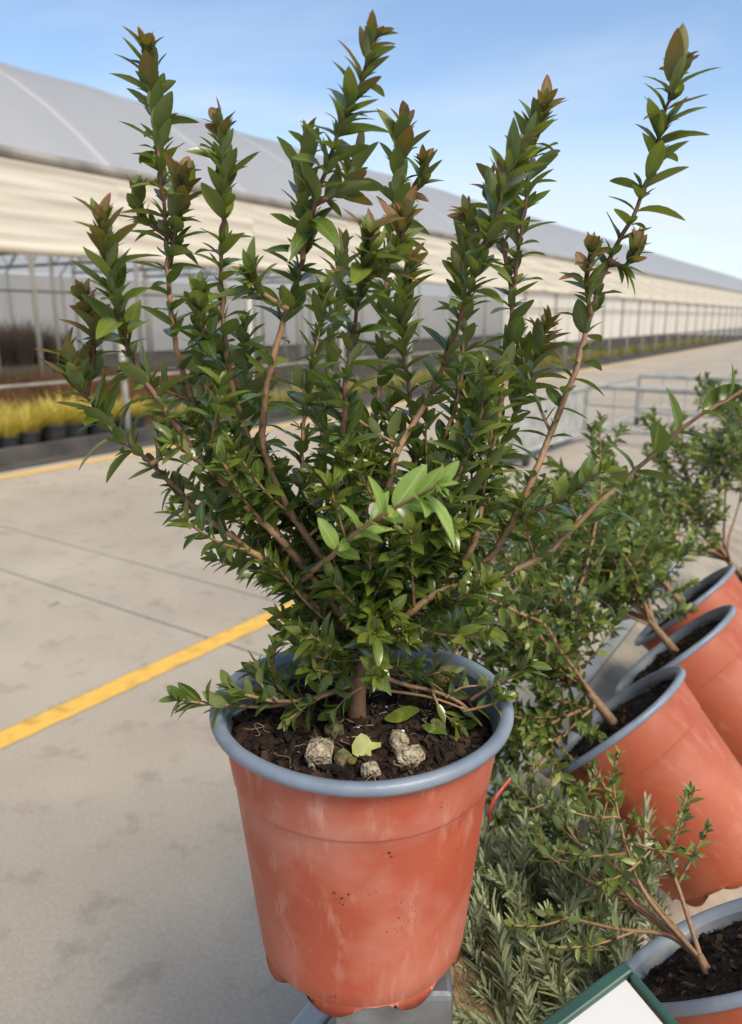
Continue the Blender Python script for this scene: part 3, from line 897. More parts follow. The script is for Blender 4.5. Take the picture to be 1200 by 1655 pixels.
tag(mb.build('root_fibres', ROOT, P, True), kind='stuff')
r2 = random.Random(9)
for i in range(6):
    px, py = r2.uniform(440, 740), r2.uniform(1140, 1240)
    q = main_soil(px, py)
    s = r2.uniform(0.0009, 0.0019)
    o = link_mesh('perlite_grain', rock_mesh('perlite_grain', s, s * 0.8, s * 0.8, i + 0.3, PERLITE, 0.4, 1)); o.location = q + Vector((0, 0, s * 0.6))
    tag(o, 'tiny white perlite grain scattered on the dark potting soil', 'perlite', 'white grains on the soil')

# ------------------------------------------------------------------ leaves and plants
def leaf_template(width=0.36, fold=0.16, bend=0.16, twist=0.0, wave=0.0, peak=0.45, st=8, tip=0.95):
    vs, uv, fs = [], [], []
    ts = [0.0] + [0.5 - 0.5 * math.cos(PI * (0.10 + 0.84 * i / (st - 1))) for i in range(st)] + [1.0]
    prev = None
    for i, t in enumerate(ts):
        g = t ** (math.log(0.5) / math.log(peak))
        w = 0.5 * width * max(0.0, math.sin(PI * g)) ** (0.78 * tip)
        if t < 0.06: w = 0.016
        z = -bend * t * t
        tw = twist * t
        if i in (0, len(ts) - 1) :
            ids = [len(vs)]; vs.append((0, t, z)); uv.append((0.5, t))
        else:
            ids = []
            for sx, u in ((-1, 0.0), (0, 0.5), (1, 1.0)):
                x = sx * w; zz = abs(sx) * fold * w + sx * wave * w * math.sin(7 * t)
                ids.append(len(vs)); vs.append((x * math.cos(tw) - zz * math.sin(tw), t, z + zz * math.cos(tw) + x * math.sin(tw))); uv.append((u, t))
        if prev is not None:
            if len(prev) == 1: fs += [(prev[0], ids[1], ids[0]), (prev[0], ids[2], ids[1])]
            elif len(ids) == 1: fs += [(prev[0], prev[1], ids[0]), (prev[1], prev[2], ids[0])]
            else:
                fs += [(prev[0], prev[1], ids[1]), (prev[0], ids[1], ids[0]), (prev[1], prev[2], ids[2]), (prev[1], ids[2], ids[1])]
        prev = ids
    return np.array(vs, dtype=np.float64), np.array(fs, dtype=np.int32), np.array(uv, dtype=np.float32)
TPL = [leaf_template(0.41, 0.30, 0.14, 0.15), leaf_template(0.37, 0.42, 0.24, -0.2), leaf_template(0.44, 0.22, 0.05, 0.1, 0.1),
       leaf_template(0.38, 0.38, 0.32, 0.25), leaf_template(0.42, 0.5, -0.08, -0.1), leaf_template(0.34, 0.35, 0.45, 0.3, 0.12)]
TPL_ROUND = [leaf_template(0.52, 0.3, 0.12, 0.1, 0, 0.52, 6, 0.8), leaf_template(0.48, 0.4, 0.28, -0.2, 0.1, 0.5, 6, 0.9)]
TPL_SMALL = [leaf_template(0.48, 0.35, 0.15, 0.1, 0, 0.48, 4, 1.0), leaf_template(0.44, 0.45, 0.3, -0.2, 0, 0.48, 4, 0.9)]
ALLT = TPL + TPL_ROUND + TPL_SMALL        # 0-5, 6-7, 8-9
_leaf_cache = {}
def leaf_data(ti, mat):
    k = (ti, mat.name)
    if k not in _leaf_cache:
        v, f, u = ALLT[ti]
        _leaf_cache[k] = make_mesh('leaf', v.tolist(), [tuple(q) for q in f.tolist()], mat, True, u)
    return _leaf_cache[k]

def merged_leaves(name, leaves, mats, templates):
    """leaves: (template, 4x4 numpy, slot) -> one mesh"""
    V, F, U, S = [], [], [], []
    base = 0
    for ti, M, sl in leaves:
        v, f, u = templates[ti]
        V.append(v @ M[:3, :3].T + M[:3, 3]); F.append(f + base); U.append(u[f.ravel()]); S.append(np.full(len(f), sl, dtype=np.int32))
        base += len(v)
    V = np.concatenate(V).astype(np.float32); F = np.concatenate(F); U = np.concatenate(U); S = np.concatenate(S)
    me = bpy.data.meshes.new(name)
    me.vertices.add(len(V)); me.vertices.foreach_set('co', V.ravel())
    me.loops.add(F.size); me.loops.foreach_set('vertex_index', F.ravel())
    me.polygons.add(len(F))
    me.polygons.foreach_set('loop_start', np.arange(0, F.size, 3, dtype=np.int32))
    for m in mats: me.materials.append(m)
    me.polygons.foreach_set('material_index', S)
    me.polygons.foreach_set('use_smooth', np.ones(len(F), dtype=bool))
    uv = me.uv_layers.new(name='UVMap'); uv.data.foreach_set('uv', U.ravel())
    me.update(calc_edges=True)
    me.validate()
    return me

def frame(pos, dirv, nrm, L, wscale=1.0):
    y = dirv.normalized()
    z = (nrm - y * nrm.dot(y))
    if z.length < 1e-4: z = y.orthogonal()
    z.normalize()
    x = y.cross(z)
    M = np.eye(4)
    M[:3, 0] = np.array(x) * L * wscale; M[:3, 1] = np.array(y) * L; M[:3, 2] = np.array(z) * L; M[:3, 3] = np.array(pos)
    return M

def stem_object(name, pts, rads, ages, parent, n=7, nodes=True):
    vs, fs = tube_data(pts, rads, n, True)
    me = make_mesh(name, vs, fs, STEM)
    at = me.attributes.new('age', 'FLOAT', 'POINT')
    at.data.foreach_set('value', np.repeat(np.array(ages, dtype=np.float32), n))
    return link_mesh(name, me, parent, True)

def leafy(pts, r2, out, bi, t_from=0.1, t_to=1.0, gap0=0.0105, gap1=0.0065, L0=0.016, L1=0.025, classes=None, skip=0.05, spin=None, open0=65, open1=28, rnd=0.4, tip=True, axil=0.0):
    """pairs of opposite leaves along a stem; adds (template, matrix, class, branch index)"""
    seg = [0.0]
    for i in range(1, len(pts)): seg.append(seg[-1] + (pts[i] - pts[i - 1]).length)
    tot = seg[-1]
    d = tot * t_from
    sp = r2.uniform(0, PI) if spin is None else spin
    k = 0
    while d < tot * t_to:
        t = d / tot
        j = 0
        while j < len(seg) - 2 and seg[j + 1] < d: j += 1
        f = (d - seg[j]) / max(1e-9, seg[j + 1] - seg[j])
        p = pts[j].lerp(pts[j + 1], min(1, f))
        T = (pts[j + 1] - pts[j]).normalized()
        a = T.cross(Vector((0.3, 1, 0.1))).normalized(); b = T.cross(a)
        an = sp + (k % 2) * PI / 2 + r2.uniform(-0.35, 0.35)
        rem = tot - d                                     # distance to the tip
        young = max(0.0, 1 - rem / 0.09)
        for s in (0, PI):
            if r2.random() < skip: continue
            q = a * math.cos(an + s) + b * math.sin(an + s)
            op = R(open0 + (open1 - open0) * young + r2.gauss(0, 11))
            dv_ = T * math.cos(op) + q * math.sin(op)
            dv_ = dv_ + Vector((0, 0, r2.uniform(-0.15, 0.22)))
            nrm = T + Vector((r2.gauss(0, .22), r2.gauss(0, .22), 0.45 + r2.gauss(0, .22)))
            L = (L0 + (L1 - L0) * min(1, t * 1.35)) * r2.uniform(0.66, 1.22)
            if rem < 0.012: L *= 0.72
            cl = classes(t, rem, r2) if classes else 0
            tpl = r2.randrange(6) if L > 0.017 or r2.random() < 0.4 else 6 + r2.randrange(2)
            out.append((tpl, frame(p, dv_, nrm, L, r2.uniform(0.85, 1.12)), cl, bi))
            if axil and rem < 0.17 and r2.random() < axil:          # small leaves in the axil
                for e_ in range(2):
                    an2 = an + s + (1.0 if e_ else -1.0) * r2.uniform(0.3, 0.9)
                    q2 = a * math.cos(an2) + b * math.sin(an2)
                    o2 = R(r2.uniform(18, 45))
                    out.append((r2.randrange(6), frame(p + q2 * 0.001, T * math.cos(o2) + q2 * math.sin(o2), T - q2 * 0.6 + Vector((0, 0, .2)), L * r2.uniform(0.35, 0.66), 0.9), cl if cl != 2 else 1, bi))
        k += 1
        d += (gap0 + (gap1 - gap0) * (t ** 1.5)) * r2.uniform(0.8, 1.2) * (1 - (0.52 if axil else 0.25) * young)
    if tip:                                               # terminal bud: a few upright little leaves
        T = (pts[-1] - pts[-3]).normalized()
        a = T.orthogonal().normalized(); b = T.cross(a)
        for k in range(6):
            an = k * 1.35 + r2.uniform(0, 1)
            q = a * math.cos(an) + b * math.sin(an)
            op = R(r2.uniform(8, 42))
            out.append((r2.randrange(6), frame(pts[-1] - T * 0.003, T * math.cos(op) + q * math.sin(op), T * 0.4 - q, L1 * r2.uniform(0.36, 0.68), 0.9),
                        classes(1.0, 0.0, r2) if classes else 0, bi))

def finish_foliage(parent, branches, leaves, mats, limit, minpx, templates=ALLT, small=False):
    """the leaves that show largest become objects under their branch, the rest one mesh"""
    sized = []
    for i, (ti, M, cl, bi) in enumerate(leaves):
        c = M[:3, 3] + M[:3, 1] * 0.5
        a = M[:3, 3]; b_ = M[:3, 3] + M[:3, 1]
        pa, pb, pc = project(a), project(b_), project(c)
        if not (0 < pc[0] < 1200 and 0 < pc[1] < 1655) or pc[2] < 0.05:
            sized.append((0, i)); continue
        view = np.array([c[0], c[1], c[2] - CAM_H]); view /= np.linalg.norm(view)
        nz_ = M[:3, 2] / np.linalg.norm(M[:3, 2])
        L = math.hypot(pa[0] - pb[0], pa[1] - pb[1])
        sized.append((L * (0.3 + abs(float(view @ nz_))) * (1.25 - min(1.0, pc[2] * 0.6)), i) if L > minpx else (0, i))
    sized.sort(reverse=True)
    chosen = [i for s, i in sized[:limit] if s > 0]
    cs = set(chosen)
    for i in chosen:
        ti, M, cl, bi = leaves[i]
        o = bpy.data.objects.new('leaf', leaf_data(ti, mats[cl]))
        col.objects.link(o)
        o.parent = branches[bi] if bi < len(branches) else branches[-1]
        o.matrix_basis = Matrix(M.tolist())
    rest = [(ti, M, cl) for i, (ti, M, cl, bi) in enumerate(leaves) if i not in cs]
    if rest:
        tag(link_mesh('foliage', merged_leaves('foliage', rest, mats, templates), parent, True), kind='stuff')

# ------------------------------------------------------------------ the main myrtle
def myrtle():
    r2 = random.Random(21)
    base = main_soil(577, 1160)
    t = thing('myrtle_shrub', 'upright many-stemmed evergreen shrub with reddish tips growing in the upright pot', 'shrub', base)
    YB = base.y
    fork = at_y(592, 1058, YB)
    trunk = catmull([base - Vector((0, 0, 0.006)), at_y(577, 1120, YB), at_y(583, 1085, YB), fork, at_y(600, 1020, YB)], 5)
    br, lv = [], []
    tr = stem_object('trunk', trunk, list(np.linspace(0.0070, 0.0048, len(trunk))), list(np.linspace(0, 0.1, len(trunk))), t, 10)
    br.append(tr)
    def cls(t_, rem, r_):
        if rem < 0.010: return 2 if r_.random() < 0.85 else 1
        if rem < 0.034: return 2 if r_.random() < 0.40 else 1
        if rem < 0.11: return 1 if r_.random() < 0.8 else 0
        return 1 if r_.random() < 0.16 else 0
    def cls_low(t_, rem, r_): return 1 if (rem < 0.02 or r_.random() < 0.12) else 0
    def cls_new(t_, rem, r_): return 3
    #        pixel path, depth offset start, depth offset at tip, thickness
    paths = [
        ([(592, 1058), (520, 985), (440, 915), (375, 868), (310, 815), (245, 750), (185, 700), (140, 640), (108, 572)], 0, -0.03, 1.0, cls),
        ([(592, 1058), (540, 985), (470, 890), (405, 825), (330, 745), (265, 660), (215, 580), (190, 500), (175, 420), (163, 358)], 0, -0.055, 1.2, cls),
        ([(592, 1058), (550, 990), (465, 880), (380, 770), (325, 680), (290, 580), (275, 480), (268, 380), (258, 260), (246, 150), (237, 78)], 0, 0.03, 1.15, cls),
        ([(592, 1055), (560, 985), (500, 880), (430, 770), (385, 660), (365, 560), (358, 450), (362, 340), (360, 250), (356, 205)], 0, 0.0, 1.0, cls),
        ([(592, 1050), (570, 985), (520, 900), (455, 800), (425, 700), (440, 590), (465, 500), (490, 420), (510, 330), (545, 220), (580, 135), (604, 58)], 0, -0.035, 1.25, cls),
        ([(600, 1030), (595, 960), (590, 880), (600, 760), (612, 640), (618, 540), (625, 440), (640, 320), (653, 198)], 0, 0.09, 1.0, cls),
        ([(600, 1030), (590, 980), (575, 880), (560, 770), (556, 660), (570, 550), (585, 460), (601, 372)], 0, -0.075, 1.05, cls),
        ([(600, 1040), (650, 990), (720, 930), (765, 880), (785, 770), (812, 640), (825, 530), (835, 430), (850, 320), (862, 240), (879, 175)], 0, 0.03, 1.15, cls),
        ([(600, 1030), (602, 960), (610, 870), (640, 740), (690, 650), (725, 570), (760, 470), (795, 370), (838, 238)], 0, -0.045, 1.1, cls),
        ([(600, 1040), (660, 990), (740, 940), (800, 890), (850, 800), (890, 700), (930, 600), (955, 510), (985, 420), (1030, 335), (1060, 240), (1082, 160), (1098, 100)], 0, 0.0, 1.25, cls),
        ([(600, 1045), (650, 1000), (710, 958), (790, 935), (880, 897), (960, 820), (1045, 745), (1120, 680), (1200, 630), (1255, 560)], 0, -0.03, 1.2, cls_low),
        ([(600, 1030), (640, 960), (720, 880), (790, 770), (840, 650), (885, 525)], 0, 0.07, 0.9, cls),
        ([(600, 1030), (620, 970), (660, 880), (710, 780), (745, 690), (772, 588)], 0, 0.10, 0.85, cls),
        ([(478, 945), (508, 922), (552, 884), (602, 842), (655, 813), (712, 782)], -0.012, -0.115, 0.8, cls_new),
        ([(592, 1050), (560, 990), (505, 900), (490, 800), (490, 700), (505, 600), (518, 520), (525, 470)], 0, 0.05, 0.85, cls_low),
        ([(600, 1030), (625, 970), (665, 880), (700, 760), (738, 650), (750, 540), (748, 450), (760, 365)], 0, 0.055, 0.9, cls),
        ([(600, 1030), (575, 960), (540, 860), (520, 740), (530, 620), (545, 500), (555, 395)], 0, 0.12, 0.85, cls),
        ([(600, 1030), (620, 970), (650, 860), (670, 740), (660, 620), (650, 520), (662, 425)], 0, 0.03, 0.9, cls),
        ([(592, 1050), (545, 985), (440, 890), (370, 790), (340, 690), (330, 600), (322, 515)], 0, 0.10, 0.85, cls_low),
        ([(600, 1030), (640, 960), (690, 870), (740, 770), (775, 680), (790, 600)], 0, -0.05, 0.8, cls_low),
        ([(592, 1050), (540, 970), (470, 910), (410, 790), (392, 700), (400, 610), (395, 520)], 0, 0.06, 0.85, cls_low),
    ]
    stems = []
    for pix, y0, y1, th, cf in paths:
        m = len(pix)
        cp = []
        for i, (x, y) in enumerate(pix):
            f = i / (m - 1)
            yy = YB + y0 * min(1, f * 4) + (y1 - y0) * f ** 1.1 + (0.008 * math.sin(i * 2.1 + x) if 0 < i < m - 1 else 0)
            cp.append(at_y(x, y, yy))
        pts = catmull(cp, 6)
        n = len(pts)
        kk = r2.uniform(0, 9)
        for i in range(3, n - 1):                        # slight zigzag at the nodes
            pts[i] = pts[i] + Vector((mnoise.noise(Vector((i * 0.9, kk, 0))), mnoise.noise(Vector((i * 0.9, 0, kk))), 0)) * 0.0016
        rads = [0.0007 + (0.0020 * th) * (1 - i / (n - 1)) ** 1.15 for i in range(n)]
        ln = sum((pts[i] - pts[i - 1]).length for i in range(1, n))
        ages, acc = [], 0
        for i in range(n):
            if i: acc += (pts[i] - pts[i - 1]).length
            ages.append(max(0.12, min(1.0, 0.12 + 0.9 * (1 - (ln - acc) / 0.30)) if cf is cls else min(0.6, 0.12 + 0.5 * acc / ln)))
        br.append(stem_object('branch', pts, rads, ages, t))
        stems.append((pts, ln, cf, len(br) - 1))
        if cf is cls_new:
            leafy(pts, r2, lv, len(br) - 1, 0.40, 1.0, 0.015, 0.009, 0.018, 0.0235, cf, 0.12, open0=50, open1=25)
        elif pix[-1][0] > 1200:
            leafy(pts, r2, lv, len(br) - 1, 0.12, 1.0, 0.0155, 0.0165, 0.016, 0.031, cf, 0.06, open0=58)
        else:
            leafy(pts, r2, lv, len(br) - 1, 0.04, 1.0, 0.0102, 0.0068, 0.0150, 0.0235, cf, 0.07, axil=0.8)
    # named side shoots
    sides = [([(140, 640), (152, 560), (135, 478)], -0.02, -0.03, cls), ([(275, 430), (288, 350), (297, 282)], 0.02, 0.0, cls), ([(490, 420), (488, 330), (494, 222)], -0.03, -0.01, cls),
             ([(955, 510), (948, 450), (957, 402)], 0.0, -0.02, cls), ([(985, 420), (1010, 430), (1028, 402)], 0, -0.01, cls), ([(510, 330), (560, 300), (578, 250)], -0.03, 0.0, cls),
             ([(795, 370), (768, 365), (757, 345)], -0.03, -0.03, cls), ([(830, 480), (800, 330), (790, 290)], 0.03, 0.05, cls),
             ([(585, 460), (640, 410), (655, 350)], -0.05, -0.06, cls), ([(245, 750), (262, 735), (262, 700)], -0.03, -0.03, cls_low),
             ([(370, 570), (330, 540), (322, 470)], 0, -0.03, cls_low), ([(465, 500), (420, 470), (405, 440)], -0.03, -0.05, cls_low),
             ([(268, 380), (230, 350), (222, 310)], 0.03, 0.02, cls), ([(640, 320), (680, 300), (684, 262)], 0.09, 0.08, cls)]
    for pix, y0, y1, cf in sides:
        cp = [at_y(x, y, YB + y0 + (y1 - y0) * i / 2) for i, (x, y) in enumerate(pix)]
        pts = catmull(cp, 5)
        br.append(stem_object('branch', pts, list(np.linspace(0.0017, 0.001, len(pts))), list(np.linspace(0.6 if cf is cls else 0.4, 1.0 if cf is cls else 0.5, len(pts))), t, 6))
        leafy(pts, r2, lv, len(br) - 1, 0.15, 1.0, 0.0080, 0.0065, 0.018, 0.0215, cf, 0.05, axil=0.5)
    # short leafy laterals filling the crown, dense low down
    for pts, ln, cf, bi in stems:
        if cf is cls_new: continue
        far = pts[-1].x > 0.2 and pts[-1].z < CAM_H - 0.05
        cnt = 7 if not far else 4
        for _ in range(cnt):
            f = r2.uniform(0.03, 0.48 if not far else 0.3)
            i = int(f * (len(pts) - 2))
            T = (pts[i + 1] - pts[i]).normalized()
            q = Vector((r2.gauss(0, 1), r2.gauss(0, 1), r2.gauss(0.1, 0.5))).normalized()
            L = r2.uniform(0.022, 0.060) * (1.15 if f < 0.35 else 0.9)
            dirv = (T * 0.8 + q).normalized()
            p2 = [pts[i], pts[i] + dirv * L * 0.5 + Vector((0, 0, 0.002)), pts[i] + dirv * L + Vector((0, 0, L * 0.22))]
            p2 = catmull(p2, 4)
            br.append(stem_object('branch', p2, list(np.linspace(0.0012, 0.0007, len(p2))), [0.3] * len(p2), t, 5))
            leafy(p2, r2, lv, len(br) - 1, 0.12, 1.0, 0.0080, 0.0065, 0.0140, 0.0200, cls_low, 0.05, open0=60, open1=35)
    for k in range(38):
        src = trunk[r2.randrange(len(trunk) // 2, len(trunk))] if k % 3 == 0 else stems[r2.randrange(len(stems))][0][r2.randrange(1, 7)]
        an = r2.uniform(0, 2 * PI)
        dirv = Vector((math.cos(an), math.sin(an) - 0.25, r2.uniform(-0.25, 0.5))).normalized()
        L = r2.uniform(0.025, 0.065)
        p2 = catmull([src.copy(), src + dirv * L * 0.5, src + dirv * L + Vector((0, 0, L * 0.15))], 4)
        br.append(stem_object('branch', p2, list(np.linspace(0.0013, 0.0007, len(p2))), [0.3] * len(p2), t, 5))
        leafy(p2, r2, lv, len(br) - 1, 0.15, 1.0, 0.0080, 0.0065, 0.0130, 0.0190, cls_low, 0.05, open0=62, open1=35)
    # shoots creeping over the soil and rim
    low = [([(583, 1100), (540, 1118), (500, 1130), (445, 1133), (395, 1122)], 0.0, -0.035, 0.0, 0.0021, False),
           ([(500, 1130), (430, 1142), (380, 1140), (335, 1138), (290, 1130)], -0.015, -0.045, 0.45, 0.0014, True),
           ([(480, 1131), (450, 1110), (440, 1075), (446, 1045)], -0.01, -0.02, 0.2, 0.0013, True),
           ([(440, 1133), (400, 1125), (372, 1110)], -0.03, -0.03, 0.1, 0.0012, True),
           ([(590, 1080), (650, 1105), (705, 1118), (750, 1140), (770, 1165)], 0.0, -0.01, 0.92, 0.0018, False),
           ([(585, 1110), (640, 1118), (700, 1128), (760, 1150)], 0.01, -0.02, 0.9, 0.0013, False),
           ([(705, 1082), (735, 1055), (760, 1010), (783, 975)], 0.04, 0.03, 0.35, 0.0013, True),
           ([(760, 1132), (790, 1112), (825, 1095), (858, 1072)], -0.01, -0.03, 0.3, 0.0013, True),
           ([(748, 1150), (790, 1140), (812, 1128)], -0.02, -0.03, 0.3, 0.0011, True),
           ([(700, 1100), (706, 1078), (704, 1050)], 0.03, 0.03, 0.3, 0.0010, True),
           ([(560, 1085), (530, 1075), (480, 1090), (450, 1100)], 0.02, 0.03, 0.3, 0.0012, True),
           ([(600, 1085), (640, 1090), (690, 1100), (720, 1120)], 0.01, 0.0, 0.35, 0.0011, True),
           ([(585, 1110), (560, 1128), (540, 1150)], -0.01, -0.02, 0.3, 0.0010, True),
           ([(500, 1130), (470, 1120), (430, 1100), (405, 1085)], -0.01, 0.0, 0.1, 0.0012, True),
           ([(520, 1126), (490, 1145), (465, 1165)], -0.015, -0.03, 0.1, 0.0011, True),
           ([(560, 1100), (520, 1090), (490, 1065), (480, 1045)], 0.01, 0.02, 0.1, 0.0012, True),
           ([(450, 1133), (425, 1110), (415, 1080)], -0.03, -0.02, 0.1, 0.0011, True),
           ([(650, 1105), (690, 1090), (730, 1085)], 0.0, 0.02, 0.15, 0.0011, True),
           ([(720, 1128), (745, 1112), (775, 1108)], -0.01, 0.0, 0.1, 0.0011, True),
           ([(700, 1120), (715, 1150), (745, 1175)], -0.01, -0.02, 0.25, 0.0010, True)]
    for pix, y0, y1, tf, rad, leafyq in low:
        m = len(pix)
        cp = [at_y(x, y, YB + y0 + (y1 - y0) * i / (m - 1)) for i, (x, y) in enumerate(pix)]
        pts = catmull(cp, 5)
        br.append(stem_object('branch', pts, list(np.linspace(rad, rad * 0.5, len(pts))), list(np.linspace(0.2, 0.45, len(pts))), t, 6))
        leafy(pts, r2, lv, len(br) - 1, tf, 1.0, 0.0078 if leafyq else 0.014, 0.0062, 0.0145, 0.0190, (lambda a, rem, r_: 1 if r_.random() < 0.5 else 0) if (pix[0][0] > 700 or pix[-1][0] < 300) else cls_low, 0.1, open0=62, open1=30, tip=leafyq)
    finish_foliage(t, br, lv, LEAF, 300, 18)
    return len(lv)
NL = myrtle()

# fallen leaves and weeds on the soil of the main pot
FALLEN_YEL = leaf_mat('fallen_yellow_leaf', (0.36, 0.37, 0.10), (0.42, 0.42, 0.13), (0.4, 0.4, 0.15), (0.45, 0.45, 0.18), 0.6, 0.2)
def flat_leaf(name, px, py, outline, size, rz, mat, label, lift=0.004, tilt=(0.2, 0.1)):
    q = main_soil(px, py)
    n = len(outline)
    vs = [(0, 0, 0.0004)] + [(x * size, y * size, 0.12 * size * math.sin(3 * x + y * 2)) for x, y in outline]
    fs = [(0, 1 + i, 1 + (i + 1) % n) for i in range(n)]
    uv = [(0.5, 0.5)] + [(0.5 + x * 0.4 + 0.1, 0.5 + y * 0.4) for x, y in outline]
    o = link_mesh(name, make_mesh(name, vs, fs, mat, True, uv))
    o.location = q + Vector((0, 0, lift)); o.rotation_euler = (tilt[0], tilt[1], rz)
    return tag(o, label, 'leaf')
lobed = [(1.0, 0.35), (0.45, 0.3), (0.2, 0.75), (-0.15, 0.95), (-0.5, 0.7), (-0.75, 0.3), (-0.75, -0.3), (-0.45, -0.5), (-0.1, -0.4), (0.1, -0.9), (0.35, -0.75), (0.35, -0.2), (0.95, 0.0)]
flat_leaf('fallen_leaf', 590, 1222, lobed, 0.0105, 0.1, FALLEN_YEL, 'pale yellow green lobed leaf lying on the soil between pebbles', 0.006, (0.5, 0.0))
oval = [(math.cos(a) * 1.0, math.sin(a) * 0.42) for a in np.linspace(0, 2 * PI, 14)[:-1]]
flat_leaf('fallen_leaf', 650, 1168, oval, 0.0125, 0.15, LEAF[1], 'broad green leaf lying on the soil above the pale stones', 0.008, (0.35, -0.2))
flat_leaf('fallen_leaf', 702, 1194, oval, 0.0085, -0.3, LEAF[0], 'dark green oval leaf lying right of the pale stones on the soil', 0.006, (0.3, 0.2))
flat_leaf('fallen_leaf', 570, 1243, oval, 0.0055, 1.3, LEAF[2], 'small orange green leaf lying against the front rim of the upright pot', 0.006, (0.4, 0.2))
flat_leaf('fallen_leaf', 458, 1190, [(x, y * 0.35) for x, y in oval], 0.0050, 1.25, PERLITE, 'narrow white sliver lying on the dark soil in the upright pot', 0.006, (0.3, 0.1))

# ------------------------------------------------------------------ leaning pots behind with their shrubs
TILT_H = 0.190
B_body, B_rim, B_in, B_ri = pot_meshes(TILT_H, 0.0918, 0.0735, 0.1000, TERRACOTTA_B, 96)
LEAN_AZ = R(-57)
def leaning_pot(rimc, theta, label, group=None, az=LEAN_AZ, seed=1.0):
    """pot leaning so that its mouth faces left; rimc is the rim centre"""
    c, s = math.cos(theta), math.sin(theta)
    h = NG if az is None else Vector((math.sin(az), math.cos(az), 0))
    ax = Vector((h.x * c, h.y * c, s))
    q = ax.to_track_quat('Z', 'Y')
    foot = rimc - ax * TILT_H
    low = foot.z - 0.0735 * c
    t = thing('plant_pot', label, 'pot', foot, group, q)
    link_mesh('body', B_body, t); link_mesh('rim', B_rim, t); link_mesh('inner_wall', B_in, t)
    link_mesh('soil', soil_mesh(B_ri - 0.0025, TILT_H - 0.010, seed, 0.005, 18, 48), t)
    tag(link_mesh('soil_crumbs', chips_mesh(B_ri - 0.004, TILT_H - 0.010, seed, 420, 0.005), t), kind='stuff')
    return rimc - ax * 0.010, ax

def shrub(root, ax, seed, label, nst=9, ln=0.36, cone=0.6, extra=(), limit=120, minpx=18, pale=0.3, lift=0.25, bare=0.08, lat=13, Lf=0.0195, group=None):
    r2 = random.Random(seed)
    t = thing('lying_shrub', label, 'shrub', root, group)
    br, lv = [], []
    k0 = [root - ax * 0.01, root + ax * 0.03, root + ax * 0.06]
    tr = stem_object('trunk', catmull(k0, 3) if nst else catmull([root - ax * 0.01, root + ax * 0.004], 6), list(np.linspace(0.0065, 0.0048, 7) if nst else np.linspace(0.004, 0.0028, 7)), [0.1] * 7, t, 8); br.append(tr)
    def cl(t_, rem, r_): return 1 if (r_.random() < pale * (1.6 if rem < 0.05 else 0.7)) else 0
    a = ax.orthogonal().normalized(); b = ax.cross(a)
    stems = []
    for i in range(nst):
        an = 2 * PI * i / nst + r2.uniform(-0.4, 0.4)
        sp = cone * (0.35 + 0.65 * ((i * 0.618) % 1))
        dv_ = (ax + (a * math.cos(an) + b * math.sin(an)) * sp).normalized()
        L = ln * r2.uniform(0.8, 1.1)
        p = root + ax * r2.uniform(0.035, 0.06)
        pts = [p]
        cur = dv_.copy()
        for k in range(7):
            cur = (cur + Vector((r2.gauss(0, .10), r2.gauss(0, .10), lift * 0.22 + r2.gauss(0, .08)))).normalized()
            nxt = pts[-1] + cur * L / 7
            if nxt.z < BED + 0.02: nxt.z = BED + 0.02 + r2.uniform(0, 0.01); cur.z = 0.05
            pts.append(nxt)
        stems.append((catmull(pts, 4), 1.0))
    for e in extra:
        stems.append((catmull([Vector(q) for q in e], 6), 0.7))
    for pts, th in stems:
        n = len(pts)
        br.append(stem_object('branch', pts, [0.0008 + 0.0019 * th * (1 - i / (n - 1)) ** 1.0 for i in range(n)], list(np.linspace(0.15, 0.6, n)), t, 5))
        bi = len(br) - 1
        leafy(pts, r2, lv, bi, bare, 1.0, 0.0115, 0.009, Lf * 0.8, Lf * 1.15, cl, 0.1)
        for _ in range(lat):
            f = r2.uniform(bare * 0.8, 0.92); i = int(f * (n - 2))
            T = (pts[i + 1] - pts[i]).normalized()
            q = Vector((r2.gauss(0, 1), r2.gauss(0, 1), r2.gauss(0.25, 0.8))).normalized()
            d_ = (T * 0.9 + q).normalized(); L = r2.uniform(0.04, 0.11) * (1.1 - 0.5 * f)
            e = pts[i] + d_ * L + Vector((0, 0, L * 0.15))
            e.z = max(e.z, BED + 0.015)
            p2 = catmull([pts[i], pts[i] + d_ * L * 0.5, e], 3)
            if min(v.z for v in p2) < BED + 0.005: continue
            br.append(stem_object('branch', p2, list(np.linspace(0.0012, 0.0006, len(p2))), [0.35] * len(p2), t, 4))
            leafy(p2, r2, lv, len(br) - 1, 0.1, 1.0, 0.0088, 0.007, Lf * 0.75, Lf, cl, 0.08, open0=60, open1=30)
    lv = [((8 + r2.randrange(2)) , M, c_, b_) for ti, M, c_, b_ in lv]
    finish_foliage(t, br, lv, LEAF_BG, limit, minpx)
    return t

def rel(px, py, dep):
    u, v = (px - CX) / FPX, (CY - py) / FPX
    return Vector((u * dep, (CP + SP * v) * dep, CAM_H + (-SP + CP * v) * dep))

